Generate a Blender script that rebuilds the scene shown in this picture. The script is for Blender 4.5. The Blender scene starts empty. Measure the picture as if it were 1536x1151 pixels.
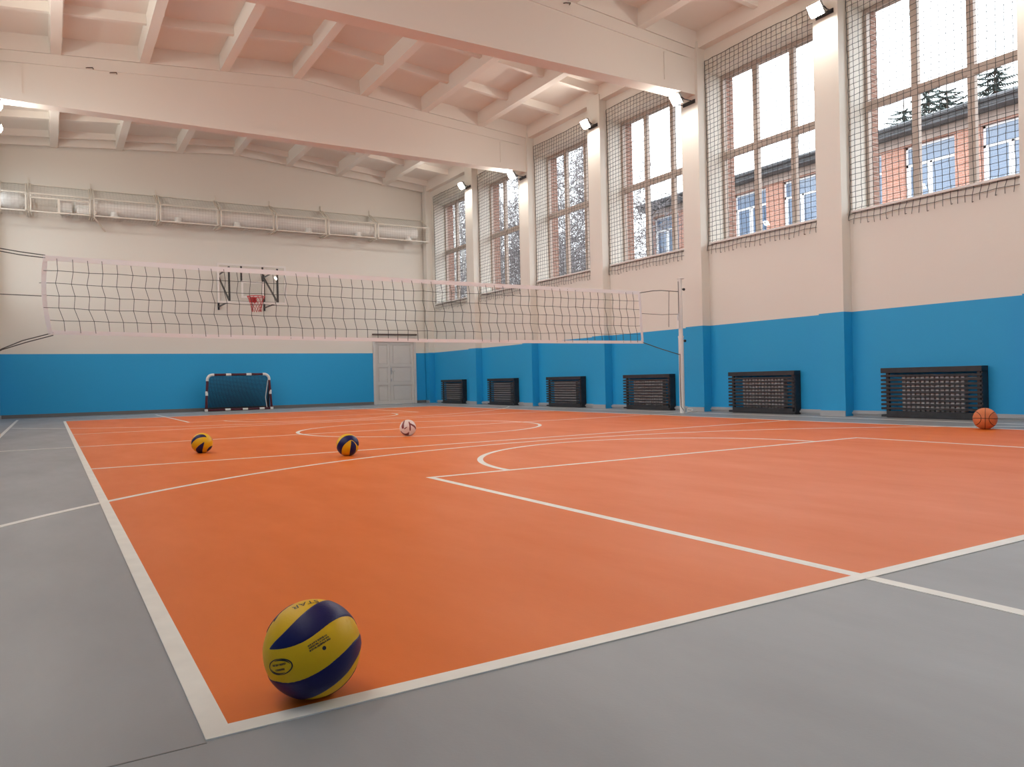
import bpy, math, random
from math import sin, cos, pi, sqrt, atan2
from mathutils import Vector, Matrix

random.seed(7)
scene = bpy.context.scene
col = scene.collection

# ---------------------------------------------------------------- camera
FPX, YAW, PITCH, ROLL = 1158.776, 0.5397, -0.00493, -0.0232
CAM = Vector((-0.245, -1.592, 0.686))
fw = Vector((sin(YAW) * cos(PITCH), cos(YAW) * cos(PITCH), sin(PITCH)))
r0 = Vector((cos(YAW), -sin(YAW), 0))
u0 = r0.cross(fw)
rr = r0 * cos(ROLL) + u0 * sin(ROLL)
uu = -r0 * sin(ROLL) + u0 * cos(ROLL)
cd = bpy.data.cameras.new('camera')
cd.sensor_width = 36.0
cd.lens = 36.0 * FPX / 1536.0
cd.clip_start = 0.05
cd.clip_end = 400
cam = bpy.data.objects.new('camera', cd)
M = Matrix((rr, uu, -fw)).transposed().to_4x4()
M.translation = CAM
cam.matrix_world = M
col.objects.link(cam)
scene.camera = cam

# ---------------------------------------------------------------- sky and exposure
SKY = 4.2
LAMP = 240.0
w = bpy.data.worlds.new('overcast_sky')
scene.world = w
w.use_nodes = True
bg = w.node_tree.nodes['Background']
bg.inputs[0].default_value = (0.90, 0.955, 1.0, 1)
bg.inputs[1].default_value = SKY
vs = scene.view_settings
vs.view_transform = 'Standard'
vs.look = 'None'
vs.gamma = 1
vs.use_curve_mapping = False
vs.exposure = 0.17

# ---------------------------------------------------------------- materials
def mat(name, color, rough=0.5, metal=0.0, spec=0.5, noise=0.0, nscale=6.0, bump=0.0, bscale=60.0, emit=None, estr=0.0):
    m = bpy.data.materials.new(name)
    m.use_nodes = True
    nt = m.node_tree
    b = nt.nodes['Principled BSDF']
    b.inputs['Base Color'].default_value = (*color, 1)
    b.inputs['Roughness'].default_value = rough
    b.inputs['Metallic'].default_value = metal
    b.inputs['Specular IOR Level'].default_value = spec
    tc = None
    if noise or bump:
        tc = nt.nodes.new('ShaderNodeTexCoord')
    if noise:
        n = nt.nodes.new('ShaderNodeTexNoise')
        n.inputs['Scale'].default_value = nscale
        n.inputs['Detail'].default_value = 4
        nt.links.new(tc.outputs['Object'], n.inputs['Vector'])
        mp = nt.nodes.new('ShaderNodeMapRange')
        mp.inputs['From Min'].default_value = 0.3
        mp.inputs['From Max'].default_value = 0.7
        mp.inputs['To Min'].default_value = 1 - noise
        mp.inputs['To Max'].default_value = 1 + noise
        nt.links.new(n.outputs['Fac'], mp.inputs['Value'])
        mx = nt.nodes.new('ShaderNodeVectorMath')
        mx.operation = 'SCALE'
        mx.inputs[0].default_value = color
        nt.links.new(mp.outputs['Result'], mx.inputs['Scale'])
        nt.links.new(mx.outputs['Vector'], b.inputs['Base Color'])
    if bump:
        n2 = nt.nodes.new('ShaderNodeTexNoise')
        n2.inputs['Scale'].default_value = bscale
        n2.inputs['Detail'].default_value = 3
        nt.links.new(tc.outputs['Object'], n2.inputs['Vector'])
        bp = nt.nodes.new('ShaderNodeBump')
        bp.inputs['Strength'].default_value = bump
        bp.inputs['Distance'].default_value = 0.01
        nt.links.new(n2.outputs['Fac'], bp.inputs['Height'])
        nt.links.new(bp.outputs['Normal'], b.inputs['Normal'])
    if emit:
        b.inputs['Emission Color'].default_value = (*emit, 1)
        b.inputs['Emission Strength'].default_value = estr
    return m

DADO = 1.62
def wall_paint():
    m = mat('wall_paint', (0.8, 0.7, 0.6), 0.55, bump=0.08, bscale=25)
    nt = m.node_tree
    b = nt.nodes['Principled BSDF']
    g = nt.nodes.new('ShaderNodeNewGeometry')
    s = nt.nodes.new('ShaderNodeSeparateXYZ')
    nt.links.new(g.outputs['Position'], s.inputs[0])
    gt = nt.nodes.new('ShaderNodeMath')
    gt.operation = 'GREATER_THAN'
    gt.inputs[1].default_value = DADO
    nt.links.new(s.outputs['Z'], gt.inputs[0])
    mix = nt.nodes.new('ShaderNodeMix')
    mix.data_type = 'RGBA'
    mix.inputs['A'].default_value = (0.014, 0.365, 0.72, 1)
    mix.inputs['B'].default_value = (0.79, 0.755, 0.685, 1)
    nt.links.new(gt.outputs[0], mix.inputs['Factor'])
    nt.links.new(mix.outputs['Result'], b.inputs['Base Color'])
    return m

def floor_vinyl(name, colr, dirt, rough):
    m = mat(name, colr, rough, spec=0.33, bump=0.03, bscale=120)
    nt = m.node_tree
    b = nt.nodes['Principled BSDF']
    tc = nt.nodes.new('ShaderNodeTexCoord')
    mp0 = nt.nodes.new('ShaderNodeMapping')
    mp0.inputs['Rotation'].default_value = (0, 0, 0.9)
    mp0.inputs['Scale'].default_value = (1.0, 0.35, 1)
    nt.links.new(tc.outputs['Object'], mp0.inputs['Vector'])
    n = nt.nodes.new('ShaderNodeTexNoise')
    n.inputs['Scale'].default_value = 2.2
    n.inputs['Detail'].default_value = 7
    n.inputs['Roughness'].default_value = 0.62
    nt.links.new(mp0.outputs['Vector'], n.inputs['Vector'])
    r = nt.nodes.new('ShaderNodeMapRange')
    r.inputs['From Min'].default_value = 0.3
    r.inputs['From Max'].default_value = 0.72
    nt.links.new(n.outputs['Fac'], r.inputs['Value'])
    mix = nt.nodes.new('ShaderNodeMix')
    mix.data_type = 'RGBA'
    mix.inputs['A'].default_value = (*colr, 1)
    mix.inputs['B'].default_value = (*dirt, 1)
    nt.links.new(r.outputs['Result'], mix.inputs['Factor'])
    nt.links.new(mix.outputs['Result'], b.inputs['Base Color'])
    r2 = nt.nodes.new('ShaderNodeMapRange')
    r2.inputs['From Min'].default_value = 0.3
    r2.inputs['From Max'].default_value = 0.7
    r2.inputs['To Min'].default_value = rough - 0.04
    r2.inputs['To Max'].default_value = rough + 0.06
    nt.links.new(n.outputs['Fac'], r2.inputs['Value'])
    nt.links.new(r2.outputs['Result'], b.inputs['Roughness'])
    return m

def brick_mat(name, c1, c2, mortar, axis='x'):
    m = mat(name, c1, 0.85)
    nt = m.node_tree
    b = nt.nodes['Principled BSDF']
    g = nt.nodes.new('ShaderNodeNewGeometry')
    s = nt.nodes.new('ShaderNodeSeparateXYZ')
    nt.links.new(g.outputs['Position'], s.inputs[0])
    ad = nt.nodes.new('ShaderNodeMath')
    ad.operation = 'ADD'
    nt.links.new(s.outputs['X'], ad.inputs[0])
    nt.links.new(s.outputs['Y'], ad.inputs[1])
    cb = nt.nodes.new('ShaderNodeCombineXYZ')
    nt.links.new(ad.outputs[0], cb.inputs['X'])
    nt.links.new(s.outputs['Z'], cb.inputs['Y'])
    br = nt.nodes.new('ShaderNodeTexBrick')
    br.inputs['Scale'].default_value = 1.0
    br.inputs['Brick Width'].default_value = 0.26
    br.inputs['Row Height'].default_value = 0.077
    br.inputs['Mortar Size'].default_value = 0.006
    br.inputs['Color1'].default_value = (*c1, 1)
    br.inputs['Color2'].default_value = (*c2, 1)
    br.inputs['Mortar'].default_value = (*mortar, 1)
    nt.links.new(cb.outputs[0], br.inputs['Vector'])
    nt.links.new(br.outputs['Color'], b.inputs['Base Color'])
    bp = nt.nodes.new('ShaderNodeBump')
    bp.inputs['Strength'].default_value = 0.5
    bp.inputs['Distance'].default_value = 0.01
    bp.invert = True
    nt.links.new(br.outputs['Fac'], bp.inputs['Height'])
    nt.links.new(bp.outputs['Normal'], b.inputs['Normal'])
    return m

def glass_mat(name, tint=(1, 1, 1), refl=1.0, rough=0.0):
    m = bpy.data.materials.new(name)
    m.use_nodes = True
    nt = m.node_tree
    nt.nodes.remove(nt.nodes['Principled BSDF'])
    out = nt.nodes['Material Output']
    t = nt.nodes.new('ShaderNodeBsdfTransparent')
    t.inputs[0].default_value = (*tint, 1)
    g = nt.nodes.new('ShaderNodeBsdfGlossy')
    g.inputs['Roughness'].default_value = rough
    # thin sheet: Schlick reflection, the same from both sides
    f = nt.nodes.new('ShaderNodeLayerWeight')
    f.inputs['Blend'].default_value = 0.5
    pw = nt.nodes.new('ShaderNodeMath')
    pw.operation = 'POWER'
    pw.inputs[1].default_value = 5.0
    nt.links.new(f.outputs['Facing'], pw.inputs[0])
    mu = nt.nodes.new('ShaderNodeMath')
    mu.operation = 'MULTIPLY_ADD'
    mu.inputs[1].default_value = 0.92 * refl
    mu.inputs[2].default_value = 0.07 * refl
    nt.links.new(pw.outputs[0], mu.inputs[0])
    mx = nt.nodes.new('ShaderNodeMixShader')
    nt.links.new(mu.outputs[0], mx.inputs[0])
    nt.links.new(t.outputs[0], mx.inputs[1])
    nt.links.new(g.outputs[0], mx.inputs[2])
    nt.links.new(mx.outputs[0], out.inputs['Surface'])
    return m

MT = {}
MT['wall'] = wall_paint()
MT['white'] = mat('ceiling_whitewash', (0.84, 0.79, 0.72), 0.75, bump=0.1, bscale=18)
MT['grey_floor'] = floor_vinyl('grey_vinyl', (0.325, 0.335, 0.345), (0.285, 0.29, 0.298), 0.42)
MT['orange_floor'] = floor_vinyl('orange_vinyl', (0.76, 0.165, 0.012), (0.69, 0.143, 0.010), 0.48)
MT['line'] = mat('line_paint', (0.82, 0.80, 0.74), 0.42, noise=0.05, nscale=9)
MT['seam'] = mat('vinyl_seam', (0.22, 0.21, 0.20), 0.6)
MT['skirt'] = mat('grey_skirting', (0.42, 0.43, 0.44), 0.4)
MT['skirt_dark'] = mat('dark_skirting', (0.16, 0.16, 0.16), 0.4)
MT['pvc'] = mat('window_plastic', (0.50, 0.41, 0.35), 0.4)
MT['sill'] = mat('sill_plastic', (0.72, 0.70, 0.67), 0.35)
MT['brick'] = brick_mat('red_brick', (0.36, 0.19, 0.14), (0.27, 0.14, 0.105), (0.42, 0.36, 0.32))
MT['brick_far'] = brick_mat('orange_brick', (0.50, 0.24, 0.17), (0.42, 0.19, 0.135), (0.50, 0.42, 0.38))
MT['band'] = mat('facade_band', (0.42, 0.33, 0.29), 0.8, noise=0.12, nscale=2)
MT['roof'] = mat('roof_sheet', (0.10, 0.105, 0.115), 0.6, noise=0.25, nscale=3)
MT['glass'] = glass_mat('window_glass', (0.97, 0.985, 0.99), 1.0)
MT['board_glass'] = glass_mat('acrylic', (0.95, 0.96, 0.96), 0.5)
MT['far_frame'] = mat('white_frame', (0.85, 0.87, 0.9), 0.4)
MT['far_glass'] = mat('blue_glass', (0.11, 0.17, 0.27), 0.08, spec=1.0)
MT['net'] = mat('grey_green_cord', (0.055, 0.06, 0.06), 0.8)
MT['vnet'] = mat('dark_cord', (0.06, 0.062, 0.055), 0.8)
MT['vband'] = mat('white_tape', (0.90, 0.88, 0.88), 0.6, bump=0.1, bscale=40)
MT['rope'] = mat('dark_rope', (0.09, 0.085, 0.08), 0.75)
MT['wmetal'] = mat('white_enamel', (0.80, 0.79, 0.76), 0.35)
MT['cage'] = mat('cream_enamel', (0.78, 0.73, 0.64), 0.45)
MT['duct'] = mat('white_duct', (0.84, 0.82, 0.78), 0.5)
MT['wire'] = mat('cage_wire', (0.42, 0.40, 0.36), 0.5)
MT['bmetal'] = mat('black_enamel', (0.018, 0.018, 0.024), 0.4)
MT['black_wood'] = mat('black_stained_wood', (0.022, 0.022, 0.026), 0.45, noise=0.25, nscale=14)
MT['radiator'] = mat('radiator_paint', (0.62, 0.58, 0.57), 0.35)
MT['door'] = mat('door_paint', (0.70, 0.67, 0.63), 0.4, noise=0.02, nscale=3)
MT['dark_trim'] = mat('dark_trim', (0.10, 0.07, 0.06), 0.6)
MT['steel'] = mat('steel', (0.55, 0.55, 0.55), 0.3, metal=1.0)
MT['maroon'] = mat('maroon_tube', (0.075, 0.010, 0.022), 0.35)
MT['goal_net'] = mat('navy_net', (0.012, 0.016, 0.028), 0.8)
MT['red'] = mat('red_enamel', (0.55, 0.03, 0.03), 0.4)
MT['red_cord'] = mat('red_cord', (0.50, 0.05, 0.05), 0.8)
MT['lamp'] = mat('lamp_lens', (0.9, 0.9, 0.9), 0.3, emit=(1.0, 0.95, 0.87), estr=LAMP)
MT['lamp_body'] = mat('lamp_housing', (0.35, 0.34, 0.33), 0.4)
MT['ylw'] = mat('yellow_leather', (0.80, 0.47, 0.004), 0.42, spec=0.3, bump=0.12, bscale=260)
MT['blu'] = mat('navy_leather', (0.008, 0.008, 0.085), 0.40, spec=0.28, bump=0.10, bscale=260)
MT['print'] = mat('black_print', (0.012, 0.010, 0.02), 0.5)
MT['cream'] = mat('cream_leather', (0.80, 0.66, 0.60), 0.45, bump=0.1, bscale=260)
MT['dred'] = mat('dark_red_leather', (0.20, 0.02, 0.02), 0.42, bump=0.1, bscale=260)
MT['bball'] = mat('orange_rubber', (0.66, 0.19, 0.06), 0.5, noise=0.08, nscale=14, bump=0.25, bscale=420)
MT['seam_rubber'] = mat('black_rubber', (0.05, 0.012, 0.008), 0.6)
MT['ground'] = mat('courtyard_ground', (0.23, 0.22, 0.20), 0.95, noise=0.25, nscale=0.5)
MT['birch'] = mat('birch_bark', (0.52, 0.50, 0.47), 0.9, noise=0.45, nscale=5)
MT['twig'] = mat('twig_bark', (0.20, 0.18, 0.185), 0.9)
MT['needle'] = mat('spruce_needles', (0.035, 0.06, 0.055), 0.9, noise=0.3, nscale=3)
MT['trunk'] = mat('spruce_bark', (0.11, 0.085, 0.07), 0.95)

# ---------------------------------------------------------------- mesh helpers
class MB:
    def __init__(s):
        s.v = []
        s.f = []
        s.smooth = False

    def quad(s, a, b, c, d):
        n = len(s.v)
        s.v += [tuple(a), tuple(b), tuple(c), tuple(d)]
        s.f.append((n, n + 1, n + 2, n + 3))
        return s

    def hexa(s, P):
        n = len(s.v)
        s.v += [tuple(p) for p in P]
        for q in ((0, 3, 2, 1), (4, 5, 6, 7), (0, 1, 5, 4), (1, 2, 6, 5), (2, 3, 7, 6), (3, 0, 4, 7)):
            s.f.append(tuple(n + i for i in q))
        return s

    def box(s, x0, x1, y0, y1, z0, z1):
        return s.hexa([(x0, y0, z0), (x1, y0, z0), (x1, y1, z0), (x0, y1, z0), (x0, y0, z1), (x1, y0, z1), (x1, y1, z1), (x0, y1, z1)])

    def rbox(s, x0, x1, y0, y1, z0, z1, b=0.004):
        # box with chamfered vertical and horizontal edges (three nested rings)
        n = len(s.v)
        def ring(z, i):
            x0_, x1_, y0_, y1_ = x0 + i, x1 - i, y0 + i, y1 - i
            c = b
            return [(x0_ + c, y0_, z), (x1_ - c, y0_, z), (x1_, y0_ + c, z), (x1_, y1_ - c, z), (x1_ - c, y1_, z), (x0_ + c, y1_, z), (x0_, y1_ - c, z), (x0_, y0_ + c, z)]
        R = [ring(z0, b), ring(z0 + b, 0), ring(z1 - b, 0), ring(z1, b)]
        for r_ in R:
            s.v += r_
        for k in range(3):
            for i in range(8):
                j = (i + 1) % 8
                s.f.append((n + k * 8 + i, n + k * 8 + j, n + k * 8 + 8 + j, n + k * 8 + 8 + i))
        s.f.append(tuple(n + 7 - i for i in range(8)))
        s.f.append(tuple(n + 24 + i for i in range(8)))
        return s

    def tube(s, pts, r, n=6, caps=True, closed=False):
        pts = [Vector(p) for p in pts]
        m = len(pts)
        base = len(s.v)
        prev = None
        for i, p in enumerate(pts):
            if closed:
                t = (pts[(i + 1) % m] - pts[i - 1])
            else:
                t = (pts[min(i + 1, m - 1)] - pts[max(i - 1, 0)])
            if t.length < 1e-9:
                t = Vector((0, 0, 1))
            t.normalize()
            if prev is None:
                a = Vector((0, 0, 1)) if abs(t.z) < 0.9 else Vector((1, 0, 0))
                nx = t.cross(a).normalized()
            else:
                nx = (prev - t * prev.dot(t))
                nx = nx.normalized() if nx.length > 1e-6 else t.orthogonal().normalized()
            prev = nx
            ny = t.cross(nx)
            rad = r[i] if isinstance(r, (list, tuple)) else r
            for k in range(n):
                a = 2 * pi * (k + 0.5) / n
                s.v.append(tuple(p + nx * (rad * cos(a)) + ny * (rad * sin(a))))
        rings = m if closed else m - 1
        for i in range(rings):
            i2 = (i + 1) % m
            for k in range(n):
                k2 = (k + 1) % n
                s.f.append((base + i * n + k, base + i * n + k2, base + i2 * n + k2, base + i2 * n + k))
        if caps and not closed:
            s.f.append(tuple(base + n - 1 - k for k in range(n)))
            s.f.append(tuple(base + (m - 1) * n + k for k in range(n)))
        return s

    def lathe(s, prof, c, axis='z', n=24):
        # prof: list of (radius, height)
        base = len(s.v)
        c = Vector(c)
        for (rd, h) in prof:
            for k in range(n):
                a = 2 * pi * k / n
                if axis == 'z':
                    p = (rd * cos(a), rd * sin(a), h)
                elif axis == 'x':
                    p = (h, rd * cos(a), rd * sin(a))
                else:
                    p = (rd * sin(a), h, rd * cos(a))
                s.v.append(tuple(c + Vector(p)))
        for i in range(len(prof) - 1):
            for k in range(n):
                k2 = (k + 1) % n
                s.f.append((base + i * n + k, base + i * n + k2, base + (i + 1) * n + k2, base + (i + 1) * n + k))
        s.f.append(tuple(base + n - 1 - k for k in range(n)))
        s.f.append(tuple(base + (len(prof) - 1) * n + k for k in range(n)))
        return s

    def prism(s, poly, y0, y1):
        # polygon in XZ extruded along Y
        n = len(s.v)
        k = len(poly)
        s.v += [(x, y0, z) for x, z in poly] + [(x, y1, z) for x, z in poly]
        s.f.append(tuple(n + i for i in range(k)))
        s.f.append(tuple(n + k + k - 1 - i for i in range(k)))
        for i in range(k):
            j = (i + 1) % k
            s.f.append((n + j, n + i, n + k + i, n + k + j))
        return s

    def mesh(s, name, m, smooth=False):
        me = bpy.data.meshes.new(name)
        me.from_pydata(s.v, [], s.f)
        me.materials.append(MT[m] if isinstance(m, str) else m)
        if smooth:
            me.polygons.foreach_set('use_smooth', [True] * len(me.polygons))
            if hasattr(me, 'set_sharp_from_angle'):
                me.set_sharp_from_angle(angle=0.7)
        me.update()
        return me

    def build(s, name, m, parent=None, smooth=False, kind=None, label=None, fix=True):
        me = s.mesh(name, m, smooth)
        if fix:
            import bmesh
            bm = bmesh.new()
            bm.from_mesh(me)
            bmesh.ops.recalc_face_normals(bm, faces=bm.faces)
            bm.to_mesh(me)
            bm.free()
            if smooth and hasattr(me, 'set_sharp_from_angle'):
                me.set_sharp_from_angle(angle=0.7)
        return place(name, me, parent, kind, label)

def place(name, me, parent=None, kind=None, label=None):
    o = bpy.data.objects.new(name, me)
    col.objects.link(o)
    if parent is not None:
        o.parent = parent
        # world coordinates were used for the vertices: cancel the parent's offset
        o.matrix_parent_inverse = parent.matrix_world.inverted() if parent.get('_world', 1) else Matrix.Identity(4)
    if kind:
        o['kind'] = kind
    if label:
        o['label'] = label
    return o

def empty(name, loc=(0, 0, 0), label=None, cat=None, group=None, kind=None, rot=None):
    o = bpy.data.objects.new(name, None)
    o.empty_display_size = 0.1
    col.objects.link(o)
    mw = Matrix.Translation(loc)
    if rot is not None:
        mw = mw @ rot.to_4x4()
    o.matrix_world = mw
    if label:
        o['label'] = label
    if cat:
        o['category'] = cat
    if group:
        o['group'] = group
    if kind:
        o['kind'] = kind
    return o

def tag(o, label, cat, group=None):
    o['label'] = label
    o['category'] = cat
    if group:
        o['group'] = group
    return o

def copy_tree(o, offset, label=None):
    c = o.copy()
    col.objects.link(c)
    c.matrix_world = Matrix.Translation(offset) @ o.matrix_world
    if label:
        c['label'] = label
    def rec(src, dst):
        for ch in list(src.children):
            d = ch.copy()
            col.objects.link(d)
            d.parent = dst
            rec(ch, d)
    rec(o, c)
    return c

bpy.context.view_layer.update()

# ---------------------------------------------------------------- main dimensions
XP, XW = 10.3, 10.5            # pilaster face, recessed wall face
YF, YB = 21.5, -2.95           # far and near end walls
EAVE, PEAK, XC, HALF = 6.83, 7.30, 4.5, 5.8
PIL = [-3.0 + 3 * i for i in range(9)]        # near edge of each pilaster
def zr(x):
    return EAVE + (PEAK - EAVE) * (1 - abs(x - XC) / HALF)

# ---------------------------------------------------------------- floor and court lines
fl = MB().box(-2.1, 11.1, YB - 0.2, YF + 0.2, -0.3, 0.0).build('floor', 'grey_floor', kind='structure')
fl['label'] = 'grey vinyl sports floor around the orange court'
MB().box(0.02, 8.98, 0.02, 17.98, 0.0, 0.0015).build('court_surface', 'orange_floor', fl, label='orange vinyl court surface')
LZ = 0.003
def line_box(x0, x1, y0, y1, name, z=LZ):
    MB().box(x0, x1, y0, y1, 0.0, z).build(name, 'line', fl)
line_box(0, 9, 0, 0.05, 'boundary_line')
line_box(0, 9, 17.95, 18, 'boundary_line')
line_box(0, 0.05, 0.05, 17.95, 'boundary_line')
line_box(8.95, 9, 0.05, 17.95, 'boundary_line')
line_box(0.05, 8.95, 5.95, 6.0, 'attack_line', 0.0025)
line_box(0.05, 8.95, 12.0, 12.05, 'attack_line', 0.0025)
line_box(-0.9, 9.9, 8.975, 9.025, 'centre_line', 0.0022)
FT = 3.47
for (ya, yb, yft0, yft1) in ((-2.2, FT - 0.05, FT - 0.05, FT), (18.0 - FT + 0.05, 20.2, 18 - FT, 18 - FT + 0.05)):
    line_box(2.05, 2.10, ya, yb, 'lane_line', 0.0021)
    line_box(6.90, 6.95, ya, yb, 'lane_line', 0.0021)
    line_box(2.05, 6.95, yft0, yft1, 'free_throw_line', 0.0021)
line_box(-0.93, -0.88, -2.2, 20.2, 'side_line', 0.0021)
line_box(9.88, 9.93, -2.2, 20.2, 'side_line', 0.0021)
line_box(-0.88, 9.88, 20.15, 20.2, 'end_line', 0.0021)
line_box(-0.88, 9.88, -2.2, -2.15, 'end_line', 0.0021)
def arc(name, cx, cy, R0, a0, a1, n=72, w_=0.05, z=0.0024, clipx=None):
    mb = MB()
    pr = None
    for i in range(n + 1):
        a = a0 + (a1 - a0) * i / n
        ro, ri = R0, R0 - w_
        cur = [(cx + ro * cos(a), cy + ro * sin(a)), (cx + ri * cos(a), cy + ri * sin(a))]
        if pr:
            (xa, ya), (xb, yb) = pr
            (xc, yc), (xd, yd) = cur
            mb.hexa([(xa, ya, 0), (xb, yb, 0), (xd, yd, 0), (xc, yc, 0), (xa, ya, z), (xb, yb, z), (xd, yd, z), (xc, yc, z)])
        pr = cur
    mb.build(name, 'line', fl)
yb_ = -0.63
aw = math.acos(5.38 / 6.25)
arc('three_point_arc', XC, yb_, 6.25, aw, pi - aw)
arc('three_point_arc', XC, 18 - yb_, 6.25, pi + aw, 2 * pi - aw)
arc('free_throw_arc', XC, FT - 0.025, 1.8, 0, pi)
arc('free_throw_arc', XC, 18 - FT + 0.025, 1.8, pi, 2 * pi)
arc('centre_circle', XC, 9.0, 1.8, 0, 2 * pi, 96)
MB().box(-1.3, 0.0, -0.010, -0.006, 0, 0.0008).build('floor_seam', 'seam', fl)

# ---------------------------------------------------------------- walls
def WALL(mb, name, kind='structure', m='wall', parent=None):
    return mb.build(name, m, parent, kind=kind if parent is None else None)

# far wall (with the door opening)
DX0, DX1, DZ = 8.56, 9.92, 2.08
wf = WALL(MB().box(-1.9, DX0, YF, YF + 0.4, 0, 8).box(DX1, 11.0, YF, YF + 0.4, 0, 8).box(DX0, DX1, YF, YF + 0.4, DZ, 8)
          .box(DX0 - 0.1, DX1 + 0.1, YF + 0.35, YF + 0.5, 0, DZ + .1), 'wall_far')
WALL(MB().box(-1.9, 11.0, YB - 0.3, YB, 0, 8), 'wall_near')
SILL, HEAD = 3.18, 6.37
bays = [(p + 0.45, p + 3.0) for p in PIL[:8]]
WIN = [(a + 0.06, b - 0.05) for (a, b) in bays]
def side_wall(name, fx):
    mb, fb = MB(), MB()
    def bx(m_, x0, x1, *r):
        xa, xb = sorted((fx(x0), fx(x1)))
        m_.box(xa, xb, *r)
    bx(mb, XW, 10.95, YB, YF, 0, SILL - 0.04)
    bx(mb, XW, 10.95, YB, YF, HEAD, 8)
    bx(fb, 10.95, 11.15, YB, YF, -0.6, SILL - 0.06)
    bx(fb, 10.95, 11.15, YB, YF, HEAD + 0.02, 8)
    prev = YB
    for (y0, y1) in WIN + [(YF, YF)]:
        bx(mb, XW, 10.95, prev, y0, SILL - 0.04, HEAD)
        bx(fb, 10.95, 11.15, prev - (.03 if prev > YB else 0), y0 + (.03 if y0 < YF else 0), SILL - 0.06, HEAD + 0.02)
        prev = y1
    o = WALL(mb, name)
    fb.build('brick_facing', 'brick', o, label='red brick outer face')
    return o
wr = side_wall('wall_right', lambda x: x)
wl = side_wall('wall_left', lambda x: 9 - x)
for i, p in enumerate(PIL):
    y1 = min(p + 0.45, YF)
    y0 = p if p > -3 else YB
    if i == 8:
        y0 = 21.2
    MB().box(XP, XW, y0, y1, 0, 6.95).build('pilaster', 'wall', wr)
    MB().box(-1.5, -1.3, y0, y1, 0, 6.95).build('pilaster', 'wall', wl)

# skirting
def struct(mb_, name, m):
    return mb_.build(name, m, kind='structure')
sk = MB()
for (a, b) in bays:
    b2 = min(b, 21.2)
    sk.box(XW - 0.02, XW, a, b2, 0, 0.085)
    sk.box(XW - 0.045, XW - 0.018, a, b2, 0.03, 0.062)
for i, p in enumerate(PIL):
    y0, y1 = max(p, YB), min(p + 0.45, YF)
    if i == 8:
        y0 = 21.2
    sk.box(XP - 0.015, XP, y0, y1, 0, 0.085)
struct(sk, 'baseboard_right', 'skirt')
sk = MB().box(-1.5, -1.48, YB, YF, 0, 0.085)
for i, p in enumerate(PIL):
    y0, y1 = max(p, YB), min(p + 0.45, YF)
    if i == 8:
        y0 = 21.2
    sk.box(-1.3, -1.285, y0, y1, 0, 0.085)
struct(sk, 'baseboard_left', 'skirt')
struct(MB().box(-1.3, DX0 - 0.06, YF - 0.02, YF, 0, 0.09).box(DX1 + 0.06, XP, YF - 0.02, YF, 0, 0.09), 'baseboard_far', 'skirt_dark')

# ---------------------------------------------------------------- windows
def window(num, y0, y1, fx):
    W = empty('window_%d' % num, (fx(10.9), (y0 + y1) / 2, SILL), kind='structure')
    bpy.context.view_layer.update()
    def rb(x0, x1, *r):
        xa, xb = sorted((fx(x0), fx(x1)))
        return MB().rbox(xa, xb, *r)
    fx0, fx1 = 10.86, 10.94
    t = 0.055
    m_ = MB()
    for (ya, yb2, za, zb) in ((y0, y1, SILL, SILL + t), (y0, y1, HEAD - t, HEAD), (y0, y0 + t, SILL + t, HEAD - t), (y1 - t, y1, SILL + t, HEAD - t)):
        xa, xb = sorted((fx(fx0), fx(fx1)))
        m_.box(xa, xb, ya, yb2, za, zb)
    m_.build('window_frame', 'pvc', W)
    wd = (y1 - y0) / 3
    zt = 4.85
    rb(fx0 - 0.005, fx1, y0 + t, y1 - t, zt - 0.06, zt + 0.06).build('transom', 'pvc', W)
    for j in (1, 2):
        rb(fx0 - 0.003, fx1, y0 + wd * j - 0.05, y0 + wd * j + 0.05, SILL + t, zt - 0.06).build('mullion', 'pvc', W)
        rb(fx0 - 0.003, fx1, y0 + wd * j - 0.05, y0 + wd * j + 0.05, zt + 0.06, HEAD - t).build('mullion', 'pvc', W)
    for j in range(3):
        ya = y0 + wd * j + (t if j == 0 else 0.05)
        yb2 = y0 + wd * (j + 1) - (t if j == 2 else 0.05)
        for (za, zb) in ((SILL + t, zt - 0.06), (zt + 0.06, HEAD - t)):
            x = fx(10.9)
            MB().quad((x, ya, za), (x, yb2, za), (x, yb2, zb), (x, ya, zb)).build('pane', 'glass', W, fix=False)
    rb(XW - 0.045, fx0, y0 + 0.002, y1 - 0.002, SILL - 0.035, SILL).build('window_sill', 'sill', W)
    rb(10.95, 11.20, y0, y1, SILL - 0.06, SILL - 0.03).build('outer_ledge', 'skirt', W)
for k, (y0, y1) in enumerate(WIN):
    window(8 - k, y0, y1, lambda x: x)
for k, (y0, y1) in enumerate(WIN):
    window(16 - k, y0, y1, lambda x: 9 - x)

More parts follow.
